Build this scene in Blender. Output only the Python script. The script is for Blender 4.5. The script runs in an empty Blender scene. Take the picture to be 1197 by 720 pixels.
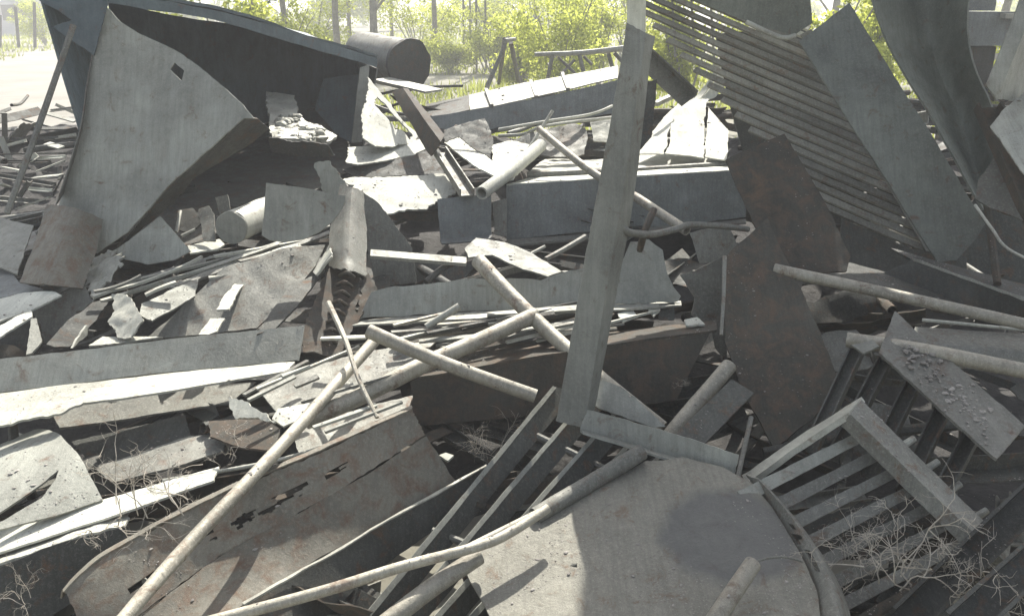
import bpy, bmesh, math, random
import numpy as np
from mathutils import Vector, noise, Matrix
from mathutils.geometry import delaunay_2d_cdt
from mathutils.bvhtree import BVHTree
R = math.radians
C = bpy.context.scene.collection
random.seed(11)

# ------------------------------------------------------------ camera, sky, sun, exposure
PITCH, CH, F = R(19.4), 1.9, 1000.0
sc = bpy.context.scene
cd = bpy.data.cameras.new('camera'); cam = bpy.data.objects.new('camera', cd); C.objects.link(cam)
cam.location = (0, 0, CH); cam.rotation_euler = (math.pi / 2 - PITCH, 0, 0)
cd.sensor_width = 36; cd.lens = 36 * F / 1197; cd.clip_start = 0.05; cd.clip_end = 2000
sc.camera = cam
SUN_AZ, SUN_EL = R(6), R(45)
SD = Vector((math.sin(SUN_AZ) * math.cos(SUN_EL), math.cos(SUN_AZ) * math.cos(SUN_EL), math.sin(SUN_EL)))
w = bpy.data.worlds.new('World'); sc.world = w; w.use_nodes = True
nt = w.node_tree; bg = nt.nodes['Background']; sk = nt.nodes.new('ShaderNodeTexSky')
sk.sky_type = 'NISHITA'; sk.sun_disc = False; sk.sun_elevation = SUN_EL; sk.sun_rotation = SUN_AZ
sk.air_density = 1.0; sk.dust_density = 3.0; sk.ozone_density = 1.0
hsw = nt.nodes.new('ShaderNodeHueSaturation'); hsw.inputs['Saturation'].default_value = .62   # hazy, milky sky
nt.links.new(sk.outputs[0], hsw.inputs['Color']); nt.links.new(hsw.outputs[0], bg.inputs[0]); bg.inputs[1].default_value = 0.115
sl = bpy.data.lights.new('sun', 'SUN'); sl.energy = 5.0; sl.angle = R(0.6); sl.color = (1.0, 0.955, 0.88)
so = bpy.data.objects.new('sun', sl); C.objects.link(so); so.location = SD * 60
so.rotation_euler = (-SD).to_track_quat('-Z', 'Y').to_euler()
sc.view_settings.view_transform = 'Standard'; sc.view_settings.look = 'None'
sc.view_settings.gamma = 1; sc.view_settings.use_curve_mapping = False
sc.view_settings.exposure = 1.12
sc.render.engine = 'CYCLES'
sc.cycles.volume_bounces = 1
sc.cycles.max_bounces = 6

# ------------------------------------------------------------ picture ray -> world point
cp, sp = math.cos(PITCH), math.sin(PITCH)
CAM = Vector((0, 0, CH))
def ray(px, py):
    u = (px - 598.5) / F; v = (py - 360) / F
    return Vector((u, cp - v * sp, -sp - v * cp))
def Yp(px, py, Y):
    d = ray(px, py); return CAM + d * (Y / d.y)
def G(px, py, dz=0.0):                       # on the general slope of the heap, dz above it
    d = ray(px, py); t = -d.z / d.y
    Y = (CH - .07 - dz) / max(t + .14, .02); return CAM + d * (Y / d.y)
def V(p):
    if isinstance(p, Vector): return p
    return G(*p) if len(p) == 2 else Yp(*p)

# ------------------------------------------------------------ materials
def nn(nt, t, **k):
    n = nt.nodes.new(t)
    for a, b in k.items():
        if a in n.inputs: n.inputs[a].default_value = b
        else: setattr(n, a, b)
    return n
def ramp(nt, src, stops):
    r = nt.nodes.new('ShaderNodeValToRGB'); e = r.color_ramp.elements
    while len(e) < len(stops): e.new(0.5)
    for i, (p, c) in enumerate(stops):
        e[i].position = p; e[i].color = (*c, 1) if len(c) == 3 else c
    nt.links.new(src, r.inputs[0]); return r.outputs[0]
def mixc(nt, f, a, b, mode='MIX'):
    m = nt.nodes.new('ShaderNodeMix'); m.data_type = 'RGBA'; m.blend_type = mode
    for s, i in ((f, 0), (a, 6), (b, 7)):
        if hasattr(s, 'links'): nt.links.new(s, m.inputs[i])
        else: m.inputs[i].default_value = s if i == 0 else (*s, 1)
    return m.outputs[2]
def metal(name, base, rust=(.13, .075, .045), rusty=.35, rough=.62, metallic=.25, dust=(.31, .295, .26), dusty=.5, bump=.35, var=.35):
    m = bpy.data.materials.new(name); m.use_nodes = True; nt = m.node_tree; b = nt.nodes['Principled BSDF']
    tc = nn(nt, 'ShaderNodeTexCoord'); oi = nn(nt, 'ShaderNodeObjectInfo'); L = nt.links.new
    add = nn(nt, 'ShaderNodeVectorMath', operation='ADD'); L(tc.outputs['Object'], add.inputs[0])
    rs = nn(nt, 'ShaderNodeVectorMath', operation='SCALE'); rs.inputs[0].default_value = (17, 31, 53); L(oi.outputs['Random'], rs.inputs[3]); L(rs.outputs[0], add.inputs[1])
    P = add.outputs[0]
    def nz(scale, det=6, ro=.6, dist=0.0, vec=P):
        n = nn(nt, 'ShaderNodeTexNoise', Scale=scale, Detail=det, Roughness=ro, Distortion=dist); L(vec, n.inputs['Vector']); return n.outputs[0]
    big = nz(3.2, 5, .62, .4); mid = nz(14, 8, .7, .6); fine = nz(95, 6, .75); grain = nz(380, 3, .7)
    mp = nn(nt, 'ShaderNodeMapping'); mp.inputs['Scale'].default_value = (60, 5, 5); mp.inputs['Rotation'].default_value = (.4, .3, .9); L(P, mp.inputs[0])
    streak = nz(1.0, 5, .7, .3, mp.outputs[0])
    base = (base[0] * .99, base[1] * 1.015, base[2] * .95); dust = (dust[0] * .99, dust[1] * 1.01, dust[2] * .98)
    dk = tuple(c * (1 - var) for c in base); lt = tuple(c * (1 + var) for c in base)
    col = mixc(nt, ramp(nt, big, [(.3, (0, 0, 0)), (.7, (1, 1, 1))]), dk, lt)
    col = mixc(nt, ramp(nt, streak, [(.42, (0, 0, 0)), (.62, (.30,) * 3)]), col, tuple(c * .45 for c in base))
    col = mixc(nt, ramp(nt, mid, [(.62 - rusty * .28, (0, 0, 0)), (.74 - rusty * .15, (.85,) * 3)]), col, rust)
    col = mixc(nt, ramp(nt, nz(2.3, 7, .68, .8), [(.60, (0, 0, 0)), (.74, (.45 * min(1, rusty * 2.2),) * 3)]), col, (.20, .118, .062))
    col = mixc(nt, ramp(nt, fine, [(.50, (0, 0, 0)), (.66, (dusty,) * 3)]), col, dust)
    col = mixc(nt, ramp(nt, grain, [(.30, (.5,) * 3), (.48, (0, 0, 0))]), col, tuple(c * .4 for c in base))
    hs = nn(nt, 'ShaderNodeHueSaturation'); mr = nn(nt, 'ShaderNodeMapRange'); L(oi.outputs['Random'], mr.inputs[0]); mr.inputs[3].default_value = .78; mr.inputs[4].default_value = 1.22
    L(mr.outputs[0], hs.inputs['Value']); L(col, hs.inputs['Color']); L(hs.outputs[0], b.inputs['Base Color'])
    b.inputs['Metallic'].default_value = metallic; b.inputs['Specular IOR Level'].default_value = .5 if max(base) > .09 else .2
    rr = nn(nt, 'ShaderNodeMapRange'); L(mid, rr.inputs[0]); rr.inputs[1].default_value = .3; rr.inputs[2].default_value = .7; rr.inputs[3].default_value = rough - .12; rr.inputs[4].default_value = min(1, rough + .22); L(rr.outputs[0], b.inputs['Roughness'])
    ad = nn(nt, 'ShaderNodeMath', operation='ADD'); mu = nn(nt, 'ShaderNodeMath', operation='MULTIPLY_ADD'); L(grain, mu.inputs[0]); mu.inputs[1].default_value = .25; L(fine, mu.inputs[2])
    m2 = nn(nt, 'ShaderNodeMath', operation='MULTIPLY_ADD'); L(mid, m2.inputs[0]); m2.inputs[1].default_value = 2.0; L(mu.outputs[0], m2.inputs[2])
    bp = nn(nt, 'ShaderNodeBump', Strength=bump, Distance=.006); L(m2.outputs[0], bp.inputs['Height']); L(bp.outputs[0], b.inputs['Normal'])
    return m
def simple(name, a, b_, scale=8, rough=.9, bump=.3, dist=.01, det=8):
    m = bpy.data.materials.new(name); m.use_nodes = True; nt = m.node_tree; b = nt.nodes['Principled BSDF']; tc = nn(nt, 'ShaderNodeTexCoord')
    n = nn(nt, 'ShaderNodeTexNoise', Scale=scale, Detail=det, Roughness=.68); nt.links.new(tc.outputs['Object'], n.inputs['Vector'])
    c = ramp(nt, n.outputs[0], [(.32, a), (.68, b_)]); nt.links.new(c, b.inputs['Base Color']); b.inputs['Roughness'].default_value = rough
    bp = nn(nt, 'ShaderNodeBump', Strength=bump, Distance=dist); nt.links.new(n.outputs[0], bp.inputs['Height']); nt.links.new(bp.outputs[0], b.inputs['Normal'])
    return m
M = {
 'grey':  metal('dusty_grey_steel', (.25, .248, .225), rusty=.15),
 'mid':   metal('weathered_steel', (.165, .161, .146), rusty=.28),
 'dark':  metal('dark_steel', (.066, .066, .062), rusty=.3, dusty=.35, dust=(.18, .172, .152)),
 'rust':  metal('rusted_steel', (.060, .055, .047), rust=(.11, .078, .055), rusty=.6, rough=.75, metallic=.05, dusty=.3, dust=(.13, .115, .095)),
 'light': metal('pale_dusty_steel', (.37, .36, .325), rusty=.15, dusty=.6, dust=(.46, .44, .385)),
 'blue':  metal('slate_blue_steel', (.145, .155, .158), rusty=.15, dusty=.35, metallic=.15),
 'pipe':  metal('dusty_pipe_steel', (.29, .265, .225), rusty=.3, dusty=.6, dust=(.42, .39, .33), rough=.55),
 'green': metal('olive_grey_steel', (.165, .172, .155), rusty=.15, dusty=.3),
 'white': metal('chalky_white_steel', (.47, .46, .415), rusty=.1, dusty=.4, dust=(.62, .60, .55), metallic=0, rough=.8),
 'brown': metal('brown_weathered_steel', (.150, .136, .112), rusty=.5, rough=.7, metallic=.1, dusty=.4, dust=(.26, .235, .19)),
 'navy':  metal('dark_blue_steel', (.080, .106, .125), rusty=.15, dusty=.25, dust=(.16, .17, .18), metallic=.1),
 'concrete': simple('pale_concrete', (.42, .42, .40), (.6, .59, .56), 9),
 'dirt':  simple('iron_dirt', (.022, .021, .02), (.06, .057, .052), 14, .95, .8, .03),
 'chips': simple('scale_chips', (.10, .088, .075), (.34, .32, .285), 3),
 'twig':  simple('dry_twig_bark', (.26, .23, .18), (.48, .44, .36), 12),
 'bark':  simple('tree_bark', (.14, .13, .11), (.30, .28, .24), 6, .95, .8, .03),
 'ground': simple('dusty_yard_dirt', (.15, .142, .11), (.25, .24, .195), .9, .97, .6, .05),
 'road':  simple('pale_dirt_road', (.19, .18, .15), (.28, .265, .23), .7, .97, .5, .04),
 'plaster': simple('weathered_plaster', (.34, .35, .36), (.5, .5, .49), 1.5),
}
def leafmat(name, col, tr):
    m = bpy.data.materials.new(name); m.use_nodes = True; nt = m.node_tree; L = nt.links.new
    for n in list(nt.nodes): nt.nodes.remove(n)
    out = nn(nt, 'ShaderNodeOutputMaterial'); d = nn(nt, 'ShaderNodeBsdfDiffuse'); t = nn(nt, 'ShaderNodeBsdfTranslucent'); mx = nn(nt, 'ShaderNodeMixShader', Fac=.5)
    g = nn(nt, 'ShaderNodeNewGeometry'); hs = nn(nt, 'ShaderNodeHueSaturation'); hs2 = nn(nt, 'ShaderNodeHueSaturation'); mr = nn(nt, 'ShaderNodeMapRange')
    L(g.outputs['Random Per Island'], mr.inputs[0]); mr.inputs[3].default_value = .6; mr.inputs[4].default_value = 1.4
    hs.inputs['Color'].default_value = (*col, 1); hs2.inputs['Color'].default_value = (*tr, 1)
    L(mr.outputs[0], hs.inputs['Value']); L(mr.outputs[0], hs2.inputs['Value'])
    L(hs.outputs[0], d.inputs[0]); L(hs2.outputs[0], t.inputs[0]); L(d.outputs[0], mx.inputs[1]); L(t.outputs[0], mx.inputs[2]); L(mx.outputs[0], out.inputs[0])
    return m
M['leaf'] = leafmat('spring_leaves', (.24, .27, .06), (.58, .63, .12))
M['leaf2'] = leafmat('deep_leaves', (.06, .10, .045), (.13, .20, .08))
M['grass'] = leafmat('meadow_grass', (.16, .18, .045), (.34, .38, .08))

# ------------------------------------------------------------ mesh helpers
def tag(o, label=None, cat=None, group=None, kind=None):
    if label: o['label'] = label
    if cat: o['category'] = cat
    if group: o['group'] = group
    if kind: o['kind'] = kind
    return o
def link(name, verts, faces, mat, parent=None, smooth=True, ang=38, recenter=True):
    me = bpy.data.meshes.new(name)
    vs = np.array([tuple(v) for v in verts], dtype=float)
    c = vs.mean(0) if recenter and parent is None else np.zeros(3)
    if parent is not None: c = np.array(parent.location)
    me.from_pydata((vs - c).tolist(), [], faces); me.update()
    me.materials.append(M[mat] if isinstance(mat, str) else mat)
    if smooth:
        me.shade_smooth(); me.set_sharp_from_angle(angle=R(ang))
    o = bpy.data.objects.new(name, me); C.objects.link(o); o.location = c
    if parent is not None:
        o.parent = parent; o.location = (0, 0, 0)
    return o
def empty(name, loc, label, cat, group=None):
    o = bpy.data.objects.new(name, None); o.empty_display_size = .1; C.objects.link(o); o.location = V(loc)
    return tag(o, label, cat, group)
def solid(verts, faces, th):
    """front faces (seen from the camera) + back shell th behind + rim"""
    n = len(verts); nr = [Vector((0, 0, 0)) for _ in verts]
    for f in faces:
        a, b, c = verts[f[0]], verts[f[1]], verts[f[2]]; q = (b - a).cross(c - a)
        if len(f) == 4: q = q + (c - a).cross(verts[f[3]] - a)
        for i in f: nr[i] += q
    tot = Vector((0, 0, 0))
    for q in nr: tot += q
    cen = sum(verts, Vector((0, 0, 0))) / n
    if tot.dot(CAM - cen) < 0:
        nr = [-q for q in nr]; faces = [tuple(reversed(f)) for f in faces]
    nr = [q.normalized() if q.length > 1e-12 else Vector((0, 0, 1)) for q in nr]
    vv = list(verts) + [v - q * th for v, q in zip(verts, nr)]
    ff = list(faces) + [tuple(i + n for i in reversed(f)) for f in faces]
    ed = {}
    for f in faces:
        for i in range(len(f)):
            a, b = f[i], f[(i + 1) % len(f)]; ed[(a, b)] = 1
    for (a, b) in ed:
        if (b, a) not in ed: ff.append((b, a, a + n, b + n))
    return vv, ff
SEED = [0]
def disp(p, amp, seed):
    q = p * 2.1 + Vector((seed * 7.1, seed * 3.3, seed)); r = p * 8 + Vector((seed, seed * 2.2, 0))
    return amp * (noise.noise(q) + .35 * noise.noise(r) + .12 * (1 - abs(noise.noise(p * 13 + Vector((0, seed, 0)))) * 3))
def plate_geo(outline, plane, th=.009, rag=.003, warp=.012, bend=0, holes=(), res=None, tilt=None):
    a, b, c = [V(p) for p in plane]; n = (b - a).cross(c - a).normalized()
    def onp(p):
        if isinstance(p, Vector): return p
        d = ray(p[0], p[1]); t = (a - CAM).dot(n) / d.dot(n); return CAM + d * t
    W = [onp(p) for p in outline]; HW = [[onp(p) for p in h] for h in holes]
    cen = sum(W, Vector((0, 0, 0))) / len(W)
    e1 = (b - a).normalized(); e2 = n.cross(e1)
    to2 = lambda p: ((p - cen).dot(e1), (p - cen).dot(e2))
    SEED[0] += 1; sd = SEED[0]
    P2 = [to2(p) for p in W]; xs = [p[0] for p in P2]; ys = [p[1] for p in P2]
    size = max(max(xs) - min(xs), max(ys) - min(ys)); st = res or max(size / 34, .008)
    def resample(loop):
        out = []
        for i in range(len(loop)):
            p, q = Vector(loop[i]), Vector(loop[(i + 1) % len(loop)]); L = (q - p).length; k = max(1, int(L / (st * .7)))
            nrm = Vector((-(q - p).y, (q - p).x)).normalized() if L > 1e-9 else Vector((0, 0))
            for j in range(k):
                v = p.lerp(q, j / k); j1 = noise.noise(Vector((v.x * 45, v.y * 45, sd * 5.7))) * 1.0 + noise.noise(Vector((v.x * 11, v.y * 11, sd * 2.7))) * 1.3
                out.append(tuple(v + nrm * j1 * rag))
        return out
    loops = [resample(P2)] + [resample([to2(p) for p in h]) for h in HW]
    pts = []; edges = []
    for l in loops:
        s0 = len(pts); pts += l; edges += [(s0 + i, s0 + (i + 1) % len(l)) for i in range(len(l))]
    def inside(x, y):
        r = False
        for l in loops:
            for i in range(len(l)):
                x1, y1 = l[i]; x2, y2 = l[i - 1]
                if (y1 > y) != (y2 > y) and x < (x2 - x1) * (y - y1) / (y2 - y1) + x1: r = not r
        return r
    rnd = random.Random(sd); x = min(xs)
    while x < max(xs):
        y = min(ys)
        while y < max(ys):
            qx, qy = x + rnd.uniform(-.2, .2) * st, y + rnd.uniform(-.2, .2) * st
            if inside(qx, qy): pts.append((qx, qy))
            y += st
        x += st
    vo, eo, fo, *_ = delaunay_2d_cdt([Vector(p) for p in pts], edges, [], 0, 1e-5)
    tris = [tuple(f) for f in fo if inside(sum(vo[i].x for i in f) / len(f), sum(vo[i].y for i in f) / len(f))]
    used = sorted({i for f in tris for i in f}); mp = {k: i for i, k in enumerate(used)}
    vs = []
    for k in used:
        p = vo[k]; w3 = cen + e1 * p.x + e2 * p.y
        vs.append(w3 + n * (disp(w3, warp, sd) + bend * ((p.x / size) ** 2 * 4 - .3)))
    return solid(vs, [tuple(mp[i] for i in f) for f in tris], th)
def plate(name, mat, outline, plane, label=None, cat='steel plate', group=None, parent=None, **k):
    v, f = plate_geo(outline, plane, **k); return tag(link(name, v, f, mat, parent), label, None if parent else cat, group)
def poly(pts, k, smooth=False):
    pts = [V(p) for p in pts]
    L = [0]
    for a, b in zip(pts, pts[1:]): L.append(L[-1] + (b - a).length)
    out = []
    for i in range(k):
        s = L[-1] * i / (k - 1); j = 0
        while j < len(pts) - 2 and L[j + 1] < s: j += 1
        t = (s - L[j]) / max(L[j + 1] - L[j], 1e-9)
        if smooth and len(pts) > 2:
            p0 = pts[max(j - 1, 0)]; p1 = pts[j]; p2 = pts[j + 1]; p3 = pts[min(j + 2, len(pts) - 1)]
            out.append(.5 * ((2 * p1) + (-p0 + p2) * t + (2 * p0 - 5 * p1 + 4 * p2 - p3) * t * t + (-p0 + 3 * p1 - 3 * p2 + p3) * t ** 3))
        else: out.append(pts[j].lerp(pts[j + 1], t))
    return out
def sheet_geo(rails, th=.008, nu=36, nv=5, warp=.008, rag=.004, smooth=True, across=False, hole=None):
    SEED[0] += 1; sd = SEED[0]
    RL = [poly(r, nu, smooth) for r in rails]; rows = []
    if across:                                # smooth curve across the rails
        m = (len(RL) - 1) * nv + 1; cols = [poly([r[i] for r in RL], m, True) for i in range(nu)]
        rows = [[cols[i][j] for i in range(nu)] for j in range(m)]
    else:
        for a, b in zip(RL, RL[1:]):
            for j in range(nv): rows.append([p.lerp(q, j / nv) for p, q in zip(a, b)])
        rows.append(RL[-1])
    m = len(rows)
    n = (rows[0][-1] - rows[0][0]).cross(rows[-1][0] - rows[0][0]).normalized()
    vs = []
    for j in range(m):
        for i in range(nu):
            p = rows[j][i].copy(); e = Vector((0, 0, 0))
            if i in (0, nu - 1):
                q = rows[j][1 if i == 0 else nu - 2]; e += (p - q).normalized() * (noise.noise(Vector((j * .9, i, sd * 3.1))) * 1.6)
            if j in (0, m - 1):
                q = rows[1 if j == 0 else m - 2][i]; e += (p - q).normalized() * (noise.noise(Vector((i * .55, j, sd * 4.1))) + .8 * noise.noise(Vector((i * .17, j, sd * 1.1))))
            vs.append(p + e * rag + n * disp(p, warp, sd))
    fs = []
    for j in range(m - 1):
        for i in range(nu - 1):
            if hole and hole(i / (nu - 1), j / (m - 1)): continue
            fs.append((j * nu + i, j * nu + i + 1, (j + 1) * nu + i + 1, (j + 1) * nu + i))
    used = sorted({i for f in fs for i in f}); mp = {k: i for i, k in enumerate(used)}
    return solid([vs[i] for i in used], [tuple(mp[i] for i in f) for f in fs], th)
def sheet(name, mat, rails, label=None, cat='steel sheet', group=None, parent=None, **k):
    v, f = sheet_geo(rails, **k); return tag(link(name, v, f, mat, parent), label, None if parent else cat, group)
def tube_geo(pts, r0, r1=None, wall=.15, seg=16, hollow=True, n=None, wob=.06):
    """open tube with a wall; r in metres"""
    SEED[0] += 1; sd = SEED[0]
    r1 = r0 if r1 is None else r1
    k = n or (8 if len(pts) == 2 else 8 * (len(pts) - 1)); P = poly(pts, k, True); vs = []; fs = []
    up = Vector((.13, .2, 1)).normalized(); fr = []
    for i in range(k):
        t = (P[min(i + 1, k - 1)] - P[max(i - 1, 0)]).normalized(); a = t.cross(up).normalized(); up2 = a.cross(t).normalized(); up = up2; fr.append((t, a, up2))
    def ring(i, rr, off=0.0):
        t, a, b = fr[i]; s = len(vs)
        for j in range(seg):
            th = 2 * math.pi * j / seg; d = a * math.cos(th) + b * math.sin(th)
            q = P[i] + d * rr * (1 + wob * noise.noise(P[i] * 6 + d * 2 + Vector((sd, 0, 0)))) + t * off
            vs.append(q)
        return s
    rad = lambda i: r0 + (r1 - r0) * i / (k - 1)
    rings = [ring(i, rad(i)) for i in range(k)]
    def join(s1, s2):
        for j in range(seg): fs.append((s1 + j, s1 + (j + 1) % seg, s2 + (j + 1) % seg, s2 + j))
    for a, b in zip(rings, rings[1:]): join(b, a)
    if hollow:
        dp = min(k - 1, max(1, int(k * .3)))
        i0 = ring(0, rad(0) * (1 - wall)); i1 = ring(dp, rad(dp) * (1 - wall)); join(rings[0], i0); join(i0, i1); fs.append(tuple(i1 + j for j in range(seg)))
        o0 = ring(k - 1, rad(k - 1) * (1 - wall)); o1 = ring(k - 1 - dp, rad(k - 1 - dp) * (1 - wall)); join(o0, rings[-1]); join(o1, o0); fs.append(tuple(o1 + j for j in reversed(range(seg))))
    else:
        fs.append(tuple(rings[0] + j for j in reversed(range(seg)))[::-1]); fs.append(tuple(rings[-1] + j for j in range(seg))[::-1])
    return vs, fs
def px2r(p, wpx):
    p = V(p); return wpx / 2 / F * ((p - CAM).dot(Vector((0, cp, -sp))))
def pipe(name, mat, pts, w0, w1=None, label=None, cat='steel pipe', group=None, parent=None, **k):
    r0 = px2r(pts[0], w0); r1 = px2r(pts[-1], w1 or w0)
    v, f = tube_geo(pts, r0, r1, **k); return tag(link(name, v, f, mat, parent), label, None if parent else cat, group)
def rod(*a, **k):
    k.setdefault('hollow', False); k.setdefault('seg', 8)
    if len(a) < 7: k.setdefault('cat', 'steel rod')
    return pipe(*a, **k)
def sweep(A, B, prof, up, k=10, sag=.0, rag=0.0, tw=0.0):
    """closed 2-D profile (metres; x sideways, y along up) from A to B"""
    SEED[0] += 1; sd = SEED[0]
    A, B = V(A), V(B); t = (B - A).normalized(); s = t.cross(up).normalized(); u = s.cross(t).normalized(); vs = []; fs = []; m = len(prof)
    for i in range(k):
        f = i / (k - 1); p = A.lerp(B, f) + u * (sag * 4 * f * (f - 1)) + s * .4 * sag * noise.noise(Vector((f * 2, sd, 0)))
        a = tw * f; ca, sa = math.cos(a), math.sin(a)
        for q in prof:
            e = t * rag * noise.noise(Vector((q[0] * 60, q[1] * 60, sd + i))) if i in (0, k - 1) else Vector((0, 0, 0))
            vs.append(p + s * (q[0] * ca - q[1] * sa) + u * (q[0] * sa + q[1] * ca) + e)
    for i in range(k - 1):
        for j in range(m):
            fs.append((i * m + j, i * m + (j + 1) % m, (i + 1) * m + (j + 1) % m, (i + 1) * m + j))
    fs.append(tuple(range(m))[::-1]); fs.append(tuple((k - 1) * m + j for j in range(m)))
    return vs, fs
def Lprof(a, b, t): return [(0, 0), (a, 0), (a, t), (t, t), (t, b), (0, b)]
def Fprof(a, t): return [(-a / 2, -t / 2), (a / 2, -t / 2), (a / 2, t / 2), (-a / 2, t / 2)]
def Uprof(a, b, t): return [(-a / 2, 0), (a / 2, 0), (a / 2, b), (a / 2 - t, b), (a / 2 - t, t), (-a / 2 + t, t), (-a / 2 + t, b), (-a / 2, b)]
UPZ = Vector((0, 0, 1))
def bar(name, mat, A, B, prof, up=UPZ, label=None, cat='steel bar', group=None, parent=None, **k):
    v, f = sweep(A, B, prof, up, **k); return tag(link(name, v, f, mat, parent, ang=30), label, None if parent else cat, group)

#SETTING
# ------------------------------------------------------------ ground, road, grass
def grid(name, mat, x0, x1, y0, y1, nx, ny, zf, kind, xs=None, ys=None):
    xs = xs if xs is not None else np.linspace(x0, x1, nx); ys = ys if ys is not None else np.linspace(y0, y1, ny); nx, ny = len(xs), len(ys)
    vs = [(x, y, zf(x, y)) for y in ys for x in xs]
    fs = [(j * nx + i, j * nx + i + 1, (j + 1) * nx + i + 1, (j + 1) * nx + i) for j in range(ny - 1) for i in range(nx - 1)]
    o = link(name, vs, fs, mat, recenter=False); tag(o, kind=kind); return o
def gz(x, y): return .05 * noise.noise(Vector((x * .12, y * .12, 0))) + .012 * noise.noise(Vector((x * .9, y * .9, 3)))
ax = np.concatenate([-np.geomspace(400, 14, 24), np.linspace(-12, 12, 33), np.geomspace(14, 400, 24)])
ay = np.concatenate([[-30, -12, -5], np.linspace(-2, 40, 60), np.geomspace(42, 600, 30)])
grid('ground', 'ground', 0, 0, 0, 0, 0, 0, gz, 'structure', ax, ay)
# the pale road that runs off at the left
def roadpt(s): return Vector((-6.2 - 2.0 * s ** .5 - 17 * s, 11 + 62 * s, 0))
rv = []; rf = []
for i in range(60):
    s = i / 59; c = roadpt(s); wd = 5.2 + 1.5 * math.sin(s * 5)
    for j in range(7):
        x = c.x + (j / 6 - .5) * wd * 2; rv.append((x, c.y, gz(x, c.y) + .02 + .012 * math.sin(j * 2)))
for i in range(59):
    for j in range(6): a = i * 7 + j; rf.append((a, a + 1, a + 8, a + 7))
tag(link('road', rv, rf, 'road', recenter=False), kind='structure')
# mound of iron dirt that the scrap lies in
def zvis(x, y):
    z = .07 + .14 * min(y, 8.2)
    return z
def mz(x, y):
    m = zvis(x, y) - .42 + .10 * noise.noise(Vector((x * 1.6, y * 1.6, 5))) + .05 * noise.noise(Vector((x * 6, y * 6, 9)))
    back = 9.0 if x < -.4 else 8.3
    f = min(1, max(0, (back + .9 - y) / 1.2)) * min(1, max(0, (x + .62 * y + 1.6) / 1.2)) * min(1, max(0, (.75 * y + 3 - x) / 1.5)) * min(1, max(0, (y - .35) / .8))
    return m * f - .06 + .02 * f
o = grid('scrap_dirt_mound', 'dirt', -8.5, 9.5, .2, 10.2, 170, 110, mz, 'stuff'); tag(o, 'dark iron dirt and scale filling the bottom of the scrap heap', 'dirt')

# leaves / grass
def leaf_cloud(name, mat, centres, n, size, parent=None, seed=1, flat=.8):
    rg = np.random.default_rng(seed); cs = np.array([c[:3] for c in centres]); rs = np.array([c[3] for c in centres]); wts = rs ** 2; wts /= wts.sum()
    idx = rg.choice(len(cs), n, p=wts); d = rg.normal(size=(n, 3)); d /= np.linalg.norm(d, axis=1)[:, None]
    rad = rg.random(n) ** .45; p = cs[idx] + d * (rad * rs[idx])[:, None] * np.array([1, 1, flat])
    a = rg.normal(size=(n, 3)); a /= np.linalg.norm(a, axis=1)[:, None]; b = np.cross(a, rg.normal(size=(n, 3))); b /= np.linalg.norm(b, axis=1)[:, None]
    s = size * (.6 + .8 * rg.random(n))[:, None]
    vs = np.concatenate([p - a * s, p + b * s * .45, p + a * s, p - b * s * .45], 1).reshape(-1, 3)
    return link(name, vs, [(4 * i, 4 * i + 1, 4 * i + 2, 4 * i + 3) for i in range(n)], mat, parent, smooth=False)
def join_geo(parts):
    vs = []; fs = []
    for v, f in parts:
        s = len(vs); vs += list(v); fs += [tuple(i + s for i in q) for q in f]
    return vs, fs
def tree(px, Y, h, tr, label, crown=True, seed=1, group='trees beyond the scrap yard', lm='leaf', low=.3, leaves=2600, lean=0.0):
    rnd = random.Random(seed); b = Yp(px, 100, Y); base = Vector((b.x, Y, gz(b.x, Y) - .05))
    t = empty('broadleaf_tree', base, label, 'tree', group); geo = []
    pts = [base + Vector((lean * h * (i / 5) ** 1.3 + rnd.uniform(-.05, .05) * tr * 14 * i / 5, rnd.uniform(-.1, .1), h * .85 * i / 5)) for i in range(6)]
    geo.append(tube_geo(pts, tr, tr * .25, hollow=False, seg=9)); cl = []
    for i in range(12 if crown else 5):
        f = rnd.uniform(low, 1); k = f * 5; a = pts[int(min(k, 4))].lerp(pts[int(min(k, 4)) + 1], k - int(min(k, 4)))
        an = rnd.uniform(0, 6.28); L = h * rnd.uniform(.13, .26) * (1.25 - f * .7); e = a + Vector((math.cos(an) * L, math.sin(an) * L, L * rnd.uniform(.2, .8)))
        geo.append(tube_geo([a, a.lerp(e, .5) + Vector((0, 0, .1 * L)), e], tr * .34 * (1.2 - f * .7), tr * .07, hollow=False, seg=5, n=5))
        for q in range(3): c = a.lerp(e, rnd.uniform(.5, 1.1)); cl.append((c.x + rnd.uniform(-.3, .3), c.y + rnd.uniform(-.3, .3), c.z + rnd.uniform(-.3, .3), h * rnd.uniform(.035, .085)))
    link('trunk', *join_geo(geo), 'bark', t)
    leaf_cloud('crown', lm, cl, leaves, .07, t, seed)
    return t
def bush(px, Y, wd, h, label, seed, lm='leaf', n=3500, py=100):
    rnd = random.Random(seed); b = Yp(px, py, Y); base = Vector((b.x, Y, gz(b.x, Y) - .02)); t = empty('shrub', base, label, 'shrub', 'shrubs behind the scrap heap'); geo = []; cl = []
    for i in range(9):
        an = rnd.uniform(0, 6.28); rr = rnd.uniform(.1, .5) * wd; e = base + Vector((math.cos(an) * rr, math.sin(an) * rr * .6, h * rnd.uniform(.5, 1)))
        geo.append(tube_geo([base, base.lerp(e, .5) + Vector((0, 0, .12 * h)), e], .028, .006, hollow=False, seg=5, n=6))
        for q in range(4): c = base.lerp(e, rnd.uniform(.35, 1)); cl.append((c.x + rnd.uniform(-.15, .15) * wd, c.y, c.z, wd * rnd.uniform(.06, .16)))
    link('stem', *join_geo(geo), 'bark', t); leaf_cloud('foliage', lm, cl, n, .045, t, seed); return t

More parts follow.
